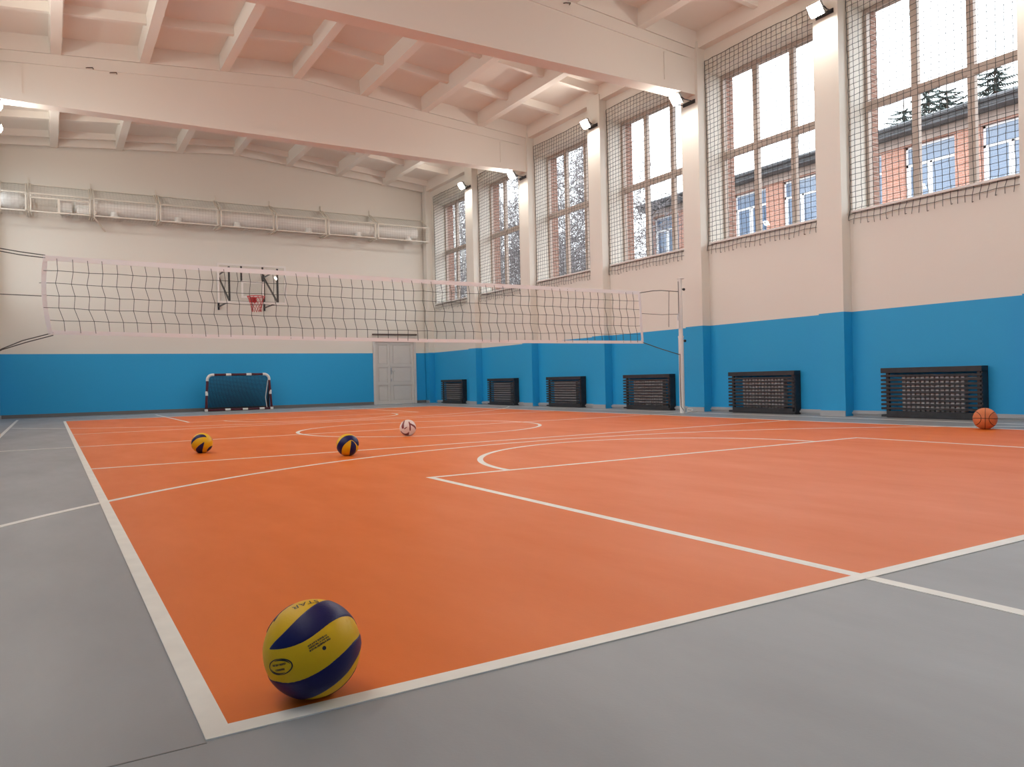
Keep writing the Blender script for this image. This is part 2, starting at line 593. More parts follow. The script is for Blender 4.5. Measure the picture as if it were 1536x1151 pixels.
# ---------------------------------------------------------------- ceiling: beams, ribs, roof panels
RH = 0.30
ce = MB()
for (xa, xb) in ((-1.9, XC), (XC, 11.4)):
    za, zb = zr(xa) + RH + 0.06, zr(xb) + RH + 0.06
    ce.hexa([(xa, YB - .3, za), (xb, YB - .3, zb), (xb, YF + .4, zb), (xa, YF + .4, za),
             (xa, YB - .3, za + .1), (xb, YB - .3, zb + .1), (xb, YF + .4, zb + .1), (xa, YF + .4, za + .1)])
ceil = ce.build('ceiling', 'white', kind='structure')
beams = [3.06, 9.06, 15.06]
ribx = [-1.42, 0, 1.5, 3.0, 4.5, 6.0, 7.5, 9.0, 10.42]
seg = [(YB, 3.21), (3.21, 9.21), (9.21, 15.21), (15.21, YF)]
for (ya, yb2) in seg:
    for x in ribx:
        z = zr(min(max(x, -1.3), 10.3))
        z -= 0.0
        hw, ht = 0.085, 0.125
        MB().hexa([(x - hw, ya + .01, z), (x + hw, ya + .01, z), (x + hw, yb2 - .01, z), (x - hw, yb2 - .01, z),
                   (x - ht, ya + .01, z + RH + .05), (x + ht, ya + .01, z + RH + .05), (x + ht, yb2 - .01, z + RH + .05), (x - ht, yb2 - .01, z + RH + .05)])\
            .build('rib', 'white', ceil)
    for i in range(len(ribx) - 1):
        xa, xb = ribx[i] + 0.09, ribx[i + 1] - 0.09
        za, zb = zr(xa), zr(xb)
        # roof panel underside
        MB().hexa([(xa, ya, za + RH), (xb, ya, zb + RH), (xb, yb2, zb + RH), (xa, yb2, za + RH),
                   (xa, ya, za + RH + .05), (xb, ya, zb + RH + .05), (xb, yb2, zb + RH + .05), (xa, yb2, za + RH + .05)]).build('roof_panel', 'white', ceil)
        y_first = 9.21 - 0.11
        ys = [y for y in [y_first + 1.5 * j - 12 for j in range(0, 20)] if ya + 0.15 < y < yb2 - 0.15]
        for y in ys + [ya + 0.12, yb2 - 0.12]:
            e = (y - ya < .2) or (yb2 - y < .2)
            d0 = 0.15 if not e else 0.004
            MB().hexa([(xa, y - .05, za + d0), (xb, y - .05, zb + d0), (xb, y + .05, zb + d0), (xa, y + .05, za + d0),
                       (xa, y - .09, za + RH), (xb, y - .09, zb + RH), (xb, y + .09, zb + RH), (xa, y + .09, za + RH)]).build('cross_rib', 'white', ceil)
for yb2 in beams:
    xs = [-1.3, XC, 10.3]
    bw = 0.30
    lo, l1 = 5.97, 6.12
    mbm = MB()
    mbm.prism([(-1.3, lo), (10.3, lo), (10.3, l1), (-1.3, l1)], yb2, yb2 + bw)
    bo = mbm.build('beam_flange', 'white', ceil)
    MB().prism([(-1.3, l1), (10.3, l1), (10.3, EAVE - .2), (XC, PEAK - .24), (-1.3, EAVE - .2)], yb2 + 0.025, yb2 + bw - 0.025).build('beam_web', 'white', ceil)
    MB().prism([(-1.3, EAVE - .2), (XC, PEAK - .24), (10.3, EAVE - .2), (10.3, EAVE), (XC, PEAK), (-1.3, EAVE)], yb2, yb2 + bw).build('beam_flange', 'white', ceil)
    for (xa, xb) in ((-1.3, -0.55), (9.55, 10.3)):
        MB().box(xa, xb, yb2 + 0.005, yb2 + bw - 0.005, l1, EAVE - 0.19).build('beam_end', 'white', ceil)
for (x, z) in ((7.38, 7.0), (0.55, 6.78), (0.95, 6.76)):
    yy = 9.05 if x > 2 else 15.05
    MB().tube([(x - 0.06, yy + .01, z), (x - 0.05, yy - 0.035, z - .01), (x + .05, yy - 0.035, z + .01), (x + 0.06, yy + .01, z)], 0.009, 5).build('lifting_loop', 'dark_trim', ceil)

# ---------------------------------------------------------------- door
D = empty('door_1', ((DX0 + DX1) / 2, YF, 0), kind='structure')
bpy.context.view_layer.update()
MB().box(DX0 - 0.05, DX0 + 0.03, YF - 0.03, YF + .1, 0, DZ + .02).box(DX1 - 0.03, DX1 + 0.05, YF - 0.03, YF + .1, 0, DZ + .02)\
    .box(DX0 - 0.05, DX1 + 0.05, YF - 0.03, YF + .1, DZ - .1, DZ + .04).build('door_casing', 'door', D)
MB().rbox(DX0 - 0.06, DX1 + 0.09, YF - 0.06, YF + .02, DZ + 0.115, DZ + 0.155).build('door_cornice', 'dark_trim', D, label='dark strip above the door')
def leaf(x0, x1):
    st = 0.085
    L = MB().box(x0, x1, YF + 0.035, YF + 0.07, 0.01, DZ - .1)
    for (xa, xb) in ((x0, x0 + st), (x1 - st, x1)):
        L.box(xa, xb, YF + 0.01, YF + 0.036, 0.01, DZ - .1)
    for z in (0.01, 0.60, 1.18, DZ - .1 - st):
        L.box(x0 + st, x1 - st, YF + 0.01, YF + 0.036, z, z + (st if z > .1 else 0.09))
    o = L.build('door_leaf', 'door', D)
    for (za, zb) in ((0.10, .60), (.685, 1.18), (1.265, DZ - .185)):
        MB().rbox(x0 + st + .03, x1 - st - .03, YF + 0.024, YF + 0.036, za + .03, zb - .03).build('door_panel', 'door', o)
    return o
xm = 9.08
leaf(DX0 + 0.03, xm - 0.003)
lf = leaf(xm + 0.003, DX1 - 0.03)
MB().rbox(xm + 0.02, xm + 0.055, YF + 0.0, YF + 0.012, 0.95, 1.15).tube([(xm + .037, YF, 1.05), (xm + .037, YF - .05, 1.05), (xm + .15, YF - .05, 1.05)], .009, 8)\
    .build('door_handle', 'steel', lf, label='steel lever handle')
MB().rbox(xm + 0.02, xm + 0.055, YF + 0.0, YF + 0.012, 0.72, 0.80).build('lock_plate', 'steel', lf)

# ---------------------------------------------------------------- big cage and duct along the far wall
cg = empty('duct_cage', (4.5, YF, 5.1), 'long cream steel cage with wire mesh guarding the duct high on the far wall', 'cage')
cgy = 20.88
bpy.context.view_layer.update()
cx = [-1.22, -0.59, 0.80, 2.36, 3.90, 5.42, 6.95, 8.50, 10.16]
zb0, zt0, zw0 = 5.14, 5.58, 5.93
def bar(mb_, a, b, h=0.016):
    mb_.tube([a, b], h * 1.3, 4)
for i in range(8):
    xa, xb = cx[i] + 0.05, cx[i + 1] - 0.05
    if i == 7:
        xb = 10.26
    f = MB()
    for (a, b) in (((xa, cgy, zb0), (xb, cgy, zb0)), ((xa, cgy, zt0), (xb, cgy, zt0)), ((xa, cgy, zb0), (xa, cgy, zt0)), ((xb, cgy, zb0), (xb, cgy, zt0)),
                   ((xa, cgy, zt0), (xa, YF - .04, zw0)), ((xb, cgy, zt0), (xb, YF - .04, zw0)), ((xa, YF - .04, zw0), (xb, YF - .04, zw0)),
                   ((xa, cgy, zb0), (xa, YF - .01, zb0)), ((xb, cgy, zb0), (xb, YF - .01, zb0))):
        bar(f, a, b)
    if i == 1:
        xm_ = xa + (xb - xa) * 0.47
        bar(f, (xa, cgy, zt0 - 0.10), (xb, cgy, zt0 - 0.10))
        bar(f, (xm_, cgy, zb0), (xm_, cgy, zt0 - .1), 0.03)
    f.build('cage_frame', 'cage', cg)
    wm = MB()
    r = 0.0016
    n = max(2, int((xb - xa) / 0.075))
    for j in range(1, n):
        x = xa + (xb - xa) * j / n
        wm.tube([(x, cgy, zb0), (x, cgy, zt0), (x, YF - .04, zw0)], r, 3, False)
        wm.tube([(x, cgy, zb0), (x, YF - .01, zb0)], r, 3, False)
    for j in range(1, 6):
        z = zb0 + (zt0 - zb0) * j / 6
        wm.tube([(xa, cgy, z), (xb, cgy, z)], r, 3, False)
    for j in range(1, 9):
        t_ = j / 9
        wm.tube([(xa, cgy + (YF - .04 - cgy) * t_, zt0 + (zw0 - zt0) * t_), (xb, cgy + (YF - .04 - cgy) * t_, zt0 + (zw0 - zt0) * t_)], r, 3, False)
        wm.tube([(xa, cgy + (YF - .01 - cgy) * t_, zb0), (xb, cgy + (YF - .01 - cgy) * t_, zb0)], r, 3, False)
    wm.build('wire_mesh', 'wire', cg, kind='stuff', fix=False)
for i in range(1, 8):
    x = cx[i]
    f = MB()
    bar(f, (x, cgy + .06, zb0 - .03), (x, cgy + .06, zt0 + .0), .011)
    bar(f, (x, cgy + .06, zt0 + .0), (x, YF - .04, zw0 + .02), .011)
    bar(f, (x, YF - .03, zw0 - .1), (x, YF - .03, zw0 + .16))
    bar(f, (x, cgy + .06, zb0 - .03), (x, YF, zb0 - .03), .011)
    f.build('cage_bracket', 'cage', cg)
f = MB()
bar(f, (0.84, cgy, zb0 - .04), (1.12, YF - .01, zb0 - .27))
f.build('cage_strut', 'cage', cg)
dz, dy, dr = 5.42, 21.2, 0.19
du = empty('ventilation_duct', (4.5, dy, dz - dr), 'long round white ventilation duct with short spouts inside the wall cage', 'duct')
bpy.context.view_layer.update()
MB().lathe([(dr - .01, .42), (dr, .43), (dr, 1.0)] + [(dr + (0.006 if j % 2 else 0), 1.56 + 1.05 * j) for j in range(1, 8)] + [(dr, 9.93), (dr - .01, 9.94)], (0, dy, dz), 'x', 24)\
    .build('duct_pipe', 'duct', du, smooth=True)
for i in range(2, 8):
    xo = cx[i] + (cx[i + 1] - cx[i]) * (0.33 if i < 5 else .66)
    if i == 7:
        xo = 9.62
    MB().lathe([(0.09, 0.0), (0.095, -0.10), (0.12, -0.11), (0.12, -0.13)], (xo, dy - 0.13, dz - 0.12), 'z', 16).build('duct_spout', 'duct', du, smooth=True)
MB().rbox(0.62, 0.9, 21.0, 21.35, 5.2, 5.29).build('duct_saddle', 'duct', du)
fan = empty('duct_fan', (-0.9, dy, 5.2), 'bulging white duct fan at the left end inside the wall cage', 'fan')
bpy.context.view_layer.update()
MB().lathe([(0.10, -0.33), (0.11, -0.30), (0.19, -0.2), (0.215, -0.05), (0.215, 0.1), (0.19, 0.2), (0.16, 0.24), (0.15, 0.3)], (-0.92, dy, 5.43), 'x', 24)\
    .build('fan_housing', 'wmetal', fan, smooth=True)
MB().tube([(-0.98, dy, 5.44), (-1.0, 21.48, 5.5)], 0.03, 8).build('fan_bracket', 'wmetal', fan)
for (xa, xb, za, zb, ya, lab) in ((0.06, 0.36, 5.20, 5.5, 21.0, 'tall white heater box behind the split cage bay at left'), (0.62 + .1, 1.0 + .12, 5.17, 5.32, 20.95, 'low white control box beside the heater box in the cage')):
    b_ = empty('control_box' if zb < 5.4 else 'heater_box', ((xa + xb) / 2, 21.1, za), lab, 'box')
    bpy.context.view_layer.update()
    if zb < 5.4:
        xa, xb, ya = 0.46, 0.74, 20.895
    MB().rbox(xa, xb, ya, ya + (.1 if zb < 5.4 else .25), za, zb, .01).build('box_body', 'wmetal', b_)
    MB().rbox(xa + .03, xb - .03, ya - .012, ya + .001, za + .03, zb - .03, .004).build('box_cover', 'wmetal', b_)
    MB().rbox(xa + .04, xb - .04, ya + .09, YF + 0.005, za + .005, za + .035, .004).build('box_bracket', 'wmetal', b_)

# ---------------------------------------------------------------- basketball backboard
BY = 19.85
bh = empty('basketball_hoop', (4.52, YF, 2.9), 'clear basketball backboard with red rim on black wall frames at far wall', 'basketball hoop')
bpy.context.view_layer.update()
bx0, bx1, bz0, bz1 = 3.62, 5.42, 2.90, 3.95
MB().box(bx0 + .03, bx1 - .03, BY + .005, BY + .017, bz0 + .03, bz1 - .03).build('backboard_pane', 'board_glass', bh)
fr = MB()
for (a, b, c, d) in ((bx0, bx1, bz0, bz0 + .05), (bx0, bx1, bz1 - .05, bz1), (bx0, bx0 + .05, bz0 + .05, bz1 - .05), (bx1 - .05, bx1, bz0 + .05, bz1 - .05)):
    fr.box(a, b, BY - .004, BY + .03, c, d)
fr.build('backboard_frame', 'wmetal', bh)
fr = MB()
ix0, ix1, iz0, iz1 = 4.225, 4.815, 3.05, 3.50
for (a, b, c, d) in ((ix0, ix1, iz0, iz0 + .05), (ix0, ix1, iz1 - .05, iz1), (ix0, ix0 + .05, iz0 + .05, iz1 - .05), (ix1 - .05, ix1, iz0 + .05, iz1 - .05)):
    fr.box(a, b, BY - .002, BY + .006, c, d)
fr.build('target_square', 'wmetal', bh)
for x in (3.93, 5.20):
    f = MB()
    yw, yf = YF - .02, BY + .08
    f.tube([(x, yw, 2.86), (x, yw, 3.92)], .033, 4)
    f.build('wall_upright', 'bmetal', bh)
    f = MB()
    f.tube([(x, yf, 2.93), (x, yf, 3.88)], .033, 4)
    f.tube([(x, yf, 2.95), (x, yw, 2.95)], .022, 4)
    f.tube([(x, yf, 3.84), (x, yw, 3.84)], .022, 4)
    f.tube([(x, yw, 3.84), (x, yf, 2.95)], .026, 4)
    f.build('side_truss', 'bmetal', bh)
for x in (4.24, 4.80):
    MB().tube([(x, BY + .05, 3.50), (x, BY + .05, 3.90)], .03, 4).build('back_bar', 'bmetal', bh)
MB().tube([(3.93, BY + .08, 2.95), (5.20, BY + .08, 2.95)], .022, 4).build('cross_bar', 'bmetal', bh)
MB().tube([(3.93, BY + .08, 3.84), (5.20, BY + .08, 3.84)], .02, 4).build('cross_bar', 'wmetal', bh)
ry = BY - 0.15 - 0.225
rim = MB().tube([(4.52 + .225 * cos(a), ry + .225 * sin(a), 3.05) for a in [2 * pi * k / 28 for k in range(28)]], .011, 8, closed=True)
rim.box(4.52 - .09, 4.52 + .09, BY - .012, BY - .002, 2.93, 3.06).box(4.52 - .07, 4.52 + .07, BY - .16, BY - .002, 3.035, 3.05)
rim.hexa([(4.45, BY - .15, 3.03), (4.59, BY - .15, 3.03), (4.59, BY - .01, 2.94), (4.45, BY - .01, 2.94), (4.45, BY - .15, 3.035), (4.59, BY - .15, 3.035), (4.59, BY - .01, 3.035), (4.45, BY - .01, 3.035)])
rim.build('rim', 'red', bh, smooth=True, label='red steel rim')
hn = MB()
N = 12
for k in range(N):
    for sgn in (1, -1):
        pts = []
        for j in range(6):
            t_ = j / 5
            rad = .222 * (1 - t_) + .12 * t_ - .02 * sin(pi * t_)
            a = 2 * pi * k / N + sgn * t_ * 2 * pi / N * 2.5
            pts.append((4.52 + rad * cos(a), ry + rad * sin(a), 3.045 - .40 * t_))
        hn.tube(pts, .0055, 4, False)
hn.build('hoop_net', 'red_cord', bh, kind='stuff', fix=False, label='short red and white cord net')

# ---------------------------------------------------------------- folding football goal
gx0, gx1, gy, gh = 3.43, 5.22, 20.95, 1.04
GX = empty('football_goal', ((gx0 + gx1) / 2, gy, 0), 'small folding football goal with dark maroon bars and white corners', 'goal')
bpy.context.view_layer.update()
r = .034
def rot_pts(cx_, cz_, a0, a1, rad, n=8):
    return [(cx_ + rad * cos(a0 + (a1 - a0) * i / n), gy, cz_ + rad * sin(a0 + (a1 - a0) * i / n)) for i in range(n + 1)]
xl, xr = gx0 + .06, gx1 - .06
lean = 0.05
MB().tube([(xl - lean, gy, 0.06), (xl, gy, gh - .19)], r, 10).build('goal_post', 'maroon', GX, smooth=True)
MB().tube([(xr + lean, gy, 0.06), (xr, gy, gh - .19)], r, 10).build('goal_post', 'maroon', GX, smooth=True)
MB().tube([(xl + .16, gy, gh - .03), (xr - .16, gy, gh - .03)], r, 10).build('crossbar', 'maroon', GX, smooth=True)
MB().tube([(xl, gy, gh - .2)] + rot_pts(xl + .14, gh - .17, pi, pi / 2, .14) + [(xl + .18, gy, gh - .03)], r + .004, 10).build('corner_joint', 'wmetal', GX, smooth=True, label='white plastic corner')
MB().tube([(xr - .18, gy, gh - .03)] + rot_pts(xr - .14, gh - .17, pi / 2, 0, .14) + [(xr, gy, gh - .2)], r + .004, 10).build('corner_joint', 'wmetal', GX, smooth=True, label='white plastic corner')
MB().tube([(xl - lean, gy, .035), (xr + lean, gy, .035)], .029, 10).build('ground_bar', 'maroon', GX, smooth=True)
MB().tube([(xl - lean, gy, .035), (xl - lean + .02, YF - .1, .03)], .02, 8).build('rear_bar', 'maroon', GX, smooth=True)
MB().tube([(xr + lean, gy, .035), (xr + lean - .02, YF - .1, .03)], .02, 8).build('rear_bar', 'maroon', GX, smooth=True)
MB().tube([(xl - lean + .02, YF - .1, .03), (xr + lean - .02, YF - .1, .03)], .02, 8).build('rear_bar', 'maroon', GX, smooth=True)
MB().tube([(xr - .03, gy + .03, gh - .2), (xr - .09, gy + .1, .35), (xr - .05, gy + .12, .05)], .012, 6).build('net_edge', 'wmetal', GX, smooth=True, label='white net edge rod')
for (x, z, vert) in ((gx0 + .62, gh - .03, 0), (gx1 - .62, gh - .03, 0), (gx0 + .58, .035, 0), (gx0 + 1.05, .035, 0), (gx1 - .28, .035, 0), (xl - .025, .5, 1), (xr + .025, .5, 1)):
    if vert:
        MB().tube([(x, gy, z - .06), (x, gy, z + .06)], r + .003, 10).build('sticker', 'wmetal', GX, smooth=True)
    else:
        MB().tube([(x - .07, gy, z), (x + .07, gy, z)], (r if z > .5 else .029) + .003, 10).build('sticker', 'wmetal', GX, smooth=True)
for x in (xl - lean, xr + lean):
    MB().rbox(x - .04, x + .04, gy - .05, gy + .05, 0.0, .07, .008).build('foot', 'wmetal', GX)
gn = MB()
def gpt(u_, v_):
    x = xl + (xr - xl) * u_
    y = gy + .04 + (YF - .12 - gy) * (v_ ** 1.6) + .03 * sin(v_ * pi)
    z = (gh - .06) * (1 - v_) + .04 * v_ - .03 * sin(pi * v_)
    return (x, y, z)
for i in range(76):
    gn.tube([gpt(i / 75, j / 10) for j in range(11)], .0048, 3, False)
for j in range(46):
    gn.tube([gpt(0, j / 45), gpt(.5, j / 45), gpt(1, j / 45)], .0048, 3, False)
for sx in (0, 1):
    for i in range(1, 22):
        v_ = i / 22
        p = gpt(sx, v_)
        gn.tube([p, (p[0], gy + .02, p[2])], .0045, 3, False)
        gn.tube([p, (p[0], p[1], .05)], .0045, 3, False)
gn.build('goal_net', 'goal_net', GX, kind='stuff', fix=False, label='dense dark navy net')

# ---------------------------------------------------------------- volleyball posts and net
NY = 9.0
def post(x, side, lab):
    P = empty('net_post', (x, NY, 0), lab, 'post', 'volleyball net posts')
    bpy.context.view_layer.update()
    MB().tube([(x, NY, 0), (x, NY, 1.40)], .048, 16).build('outer_tube', 'wmetal', P, smooth=True)
    MB().tube([(x, NY, 1.39), (x, NY, 2.47)], .040, 16).build('inner_tube', 'wmetal', P, smooth=True)
    MB().lathe([(0.052, 0), (.052, .03), (.045, .035)], (x, NY, 1.385), 'z', 16).build('collar', 'wmetal', P, smooth=True)
    MB().lathe([(0.06, 0), (.07, .012), (.02, .03)], (x + .02, NY, 2.465), 'z', 16).build('cap', 'wmetal', P, smooth=True)
    for z in (2.28, 1.33):
        MB().lathe([(.012, 0), (.012, .05), (.024, .052), (.024, .075), (.015, .08)], (x + side * .035, NY, z), 'x', 12).build('knob', 'bmetal', P, smooth=True, label='black screw knob')
    s = -side
    MB().rbox(min(x + s * .045, x + s * .075), max(x + s * .045, x + s * .075), NY - .03, NY + .03, 1.55, 1.80, .006).build('winch_rail', 'wmetal', P)
    MB().tube([(x + s * .06, NY - .02, 1.78), (x + s * .075, NY - .03, 1.83), (x + s * .09, NY - .02, 1.78), (x + s * .08, NY - .02, 1.7)], .008, 6).build('hook', 'steel', P, smooth=True)
    MB().tube([(x + s * .05, NY - .01, 2.42), (x + s * .052, NY - .01, 1.82)], .005, 5).build('lift_cable', 'rope', P)
    MB().tube([(x + s * .05, NY - .02, 1.09), (x + s * .062, NY - .02, .8), (x + s * .058, NY - .02, .3), (x + s * .05, NY - .02, .12), (x + s * .02, NY - .05, .05)], .006, 5).build('loose_cord', 'rope', P)
    return P
post(9.745, 1, 'white steel volleyball post standing in front of the radiator wall')
post(-0.86, -1, 'white steel volleyball post by the left wall holding the left ropes')
nxl, nxr = -0.27, 8.80
ztl, ztr = 2.275, 2.205
zbl, zbr = 1.345, 1.275
VN = empty('volleyball_net', ((nxl + nxr) / 2, NY, 1.3), 'dark mesh volleyball net with white edge bands stretched across the court', 'net')
bpy.context.view_layer.update()
def ztop(t_):
    return ztl + (ztr - ztl) * t_ - .02 * sin(pi * t_)
def zbot(t_):
    return zbl + (zbr - zbl) * t_ - .03 * sin(pi * t_) + (0.02 if t_ < .0 else 0)
def xat(t_, v_):
    # the left edge bows inwards halfway down
    bow = .035 * sin(pi * v_) * max(0, 1 - t_ * 8)
    return nxl + (nxr - nxl) * t_ - bow + .05 * v_ * t_ + .03 * v_ * v_ * (1 - t_)
def band(name, zf, h, up):
    mbb = MB()
    n = 60
    for i in range(n):
        a, b = i / n, (i + 1) / n
        q = []
        for t_ in (a, b):
            z = zf(t_)
            y = NY + .006 * sin(t_ * 40)
            v_ = 0 if up else 1
            q.append((xat(t_, v_), y, z))
        (xa, ya, za), (xb, yb2, zb) = q
        z1, z2 = (za - h, zb - h)
        mbb.hexa([(xa, ya - .004, z1), (xb, yb2 - .004, z2), (xb, yb2 + .004, z2), (xa, ya + .004, z1), (xa, ya - .004, za), (xb, yb2 - .004, zb), (xb, yb2 + .004, zb), (xa, ya + .004, za)])
    mbb.build(name, 'vband', VN)
band('top_band', ztop, .06, True)
band('bottom_band', lambda t_: zbot(t_) + .05, .05, False)
for t_ in (0, 1):
    mbb = MB()
    n = 12
    for i in range(n):
        v0, v1 = i / n, (i + 1) / n
        za = ztop(t_) + (zbot(t_) - ztop(t_)) * v0
        zb = ztop(t_) + (zbot(t_) - ztop(t_)) * v1
        xa, xb = xat(t_, v0), xat(t_, v1)
        tw = .008 * sin(i * 1.1)
        wd_ = .05 if t_ == 0 else -.05
        mbb.hexa([(xa, NY - .004, za), (xa + wd_, NY - .004 + tw, za), (xa + wd_, NY + .004 + tw, za), (xa, NY + .004, za),
                  (xb, NY - .004, zb), (xb + wd_, NY - .004 + tw, zb), (xb + wd_, NY + .004 + tw, zb), (xb, NY + .004, zb)])
    mbb.build('side_band', 'vband', VN)
cm = MB()
NV, NR = 58, 6
rg = random.Random(3)
grid = []
for i in range(NV + 1):
    rowp = []
    for j in range(NR + 1):
        t_, v_ = i / NV, j / NR
        zt_, zb_ = ztop(t_) - .03, zbot(t_) + .02
        kink = (.012 if j % 2 else -.012) if 0 < j < NR else 0
        dx = kink + .035 * (v_ - .45) ** 1 + rg.uniform(-.006, .006)
        rowp.append((xat(t_, v_) + dx, NY + .02 * sin(v_ * pi) * sin(t_ * 9) + rg.uniform(-.004, .004), zt_ + (zb_ - zt_) * v_ + rg.uniform(-.005, .005)))
    grid.append(rowp)
for i in range(1, NV):
    cm.tube(grid[i], .0042, 4, False)
for j in range(1, NR):
    cm.tube([grid[i][j] for i in range(NV + 1)], .0042, 4, False)
cm.build('mesh', 'vnet', VN, kind='stuff', fix=False)
PXL, PXR = -0.86, 9.745
def rope(pts, r=.007, m='rope'):
    MB().tube(pts, r, 5).build('rope', m, VN, smooth=True)
xb_ = xat(1, .5)
rope([(nxr - .02, NY, ztr - .03), (9.1, NY, 2.225), (9.3, NY, 2.24), (9.47, NY, 2.235), (PXR - .04, NY, 2.235)])
rope([(9.47, NY - .01, 2.235), (9.465, NY, 1.95), (9.455, NY, 1.58)], .005)
rope([(xat(1, .42), NY, 1.81), (9.3, NY, 1.80), (9.6, NY, 1.815), (PXR - .06, NY, 1.82)], .005)
rope([(xat(1, 1) - .02, NY, zbr + .02), (9.3, NY, 1.17), (PXR - .04, NY, 1.075)], .008)
rope([(nxl + .02, NY, ztl), (-.5, NY, 2.30), (PXL + .04, NY, 2.345)], .006)
rope([(nxl + .02, NY, ztl - .03), (-.5, NY, 2.265), (PXL + .04, NY, 2.315)], .006)
rope([(xat(0, .52), NY, 1.795), (-.55, NY, 1.80), (PXL + .04, NY, 1.805)], .005)
rope([(nxl + .08, NY, zbl + .02), (-.5, NY, 1.27), (-.7, NY, 1.175), (PXL + .04, NY, 1.10)], .006)
rope([(nxl + .08, NY, zbl - .01), (-.45, NY, 1.255), (-.7, NY, 1.165), (PXL + .04, NY, 1.085)], .006)
MB().tube([(9.83, NY - .03, .02), (9.90, NY - .05, .05), (9.95, NY, .08), (9.90, NY + .04, .09), (9.85, NY, .06), (9.93, NY - .03, .03), (10.02, NY, .03)], .007, 6)
cb = MB().tube([(9.82, NY - .03, .012), (9.90, NY - .08, .03), (9.98, NY - .02, .06), (9.92, NY + .05, .07), (9.86, NY, .035), (9.96, NY - .05, .014), (10.08, NY, .012)], .009, 6).build('cable_coil', 'wmetal', smooth=True)
tag(cb, 'short loop of white cable lying beside the foot of the right net post', 'cable')

# ---------------------------------------------------------------- protective nets over the windows
net_words = ['second bay behind the camera side', 'first bay behind the camera side', 'nearest the camera', 'second from the camera', 'just past the first beam',
             'just before the second beam', 'just past the second beam', 'in the far corner']
for k, (y0, y1) in enumerate(WIN):
    if k < 2:
        continue
    ya, yb2 = y0 - .035, y1 + .035
    if k == 7:
        yb2 = y1 + .02
    zb_, zt_ = 2.95, 6.61
    Nn = empty('window_net', (XW, (ya + yb2) / 2, zb_), 'dark cord safety net over the window ' + net_words[k], 'net', 'safety nets over the windows')
    bpy.context.view_layer.update()
    rg = random.Random(20 + k)
    nc, nr = 24, 42
    ph = rg.uniform(0, 6)
    g = []
    for i in range(nc + 1):
        rowp = []
        for j in range(nr + 1):
            t_, v_ = i / nc, j / nr
            y = ya + (yb2 - ya) * t_
            z = zt_ + (zb_ - zt_) * v_
            # billow inwards; slack puckers along the hem and the far edge
            bl = .05 * sin(pi * v_) * sin(pi * min(1, t_ * 1.0)) 
            edge = max(0, (t_ - .85) / .15)
            y -= .05 * edge * sin(pi * v_) * (0.6 + .4 * sin(ph))
            low = max(0, (v_ - .94) / .06)
            y += low * (.02 + .02 * sin(t_ * 14 + ph))
            z += .012 * low * sin(t_ * 22 + ph) + .025 * sin(t_ * 5 + ph) * (1 - v_) * .5
            x = XW - .018 - bl - .035 * low * (1 if j < nr else .4) - .004 * rg.random()
            rowp.append((x, y + rg.uniform(-.006, .006), z + rg.uniform(-.006, .006)))
        g.append(rowp)
    m_ = MB()
    R_ = .0045
    for i in range(1, nc):
        m_.tube(g[i], R_, 3, False)
    for j in range(1, nr):
        m_.tube([g[i][j] for i in range(nc + 1)], R_, 3, False)
    m_.build('mesh', 'net', Nn, kind='stuff', fix=False)
    MB().tube([p for p in reversed(g[0])] + [g[i][0] for i in range(1, nc)] + [p for p in g[nc]], .0055, 4)\
        .build('border_rope', 'net', Nn, fix=False)
    hk = MB()
    for t_ in range(0, nc + 1, 3):
        for j in (0, nr):
            p = g[t_][j]
            hk.tube([p, (XW, p[1], p[2] + .012)], .005, 4)
    hk.build('hooks', 'net', Nn, kind='stuff', fix=False)

# ---------------------------------------------------------------- flood lights
def lamp(x, y, z, side, lab):
    # side +1: right wall (faces -X)
    L = empty('flood_light', (x, y, z), lab, 'lamp', 'flood lights on the pilasters')
    bpy.context.view_layer.update()
    s = side
    tilt = 0.62
    def T(px, py, pz):
        # local: px forward (into the hall), pz up; tilted slightly down
        c_, s_ = cos(-tilt), sin(-tilt)
        fx = px * c_ - pz * s_
        fz = px * s_ + pz * c_
        return (x - s * fx, y + py, z + fz)
    def tb(x0, x1, y0, y1, z0, z1):
        P = [(x0, y0, z0), (x1, y0, z0), (x1, y1, z0), (x0, y1, z0), (x0, y0, z1), (x1, y0, z1), (x1, y1, z1), (x0, y1, z1)]
        return MB().hexa([T(*p) for p in P])
    h = tb(-.045, .0, -.125, .125, -.10, .10)
    for i in range(6):
        yy = -.10 + i * .04
        h.hexa([T(*p) for p in [(-.07, yy - .006, -.08), (-.045, yy - .006, -.08), (-.045, yy + .006, -.08), (-.07, yy + .006, -.08), (-.07, yy - .006, .08), (-.045, yy - .006, .08), (-.045, yy + .006, .08), (-.07, yy + .006, .08)]])
    h.build('lamp_housing', 'lamp_body', L)
    n = MB()
    NU = 8
    for i in range(NU + 1):
        for j in range(NU + 1):
            a_, b_ = i / NU * 2 - 1, j / NU * 2 - 1
            n.v.append(T(.002 + .055 * (1 - a_ ** 4) * (1 - b_ ** 4), .115 * a_, .09 * b_))
    for i in range(NU):
        for j in range(NU):
            k_ = i * (NU + 1) + j
            q = (k_, k_ + NU + 1, k_ + NU + 2, k_ + 1)
            n.f.append(q if s > 0 else q[::-1])
    n.build('lamp_lens', 'lamp', L, fix=False, label='glowing domed lens')
    xw = XP if s > 0 else -1.3
    MB().tube([T(-.02, -.14, 0), (x + s * .08, y - .14, z - .02), (xw, y - .14, z - .02)], .010, 6).tube([T(-.02, .14, 0), (x + s * .08, y + .14, z - .02), (xw, y + .14, z - .02)], .010, 6)\
        .box(min(xw, xw - s * .012), max(xw, xw - s * .012), y - .16, y + .16, z - .05, z + .02).build('lamp_bracket', 'bmetal', L)
    return L
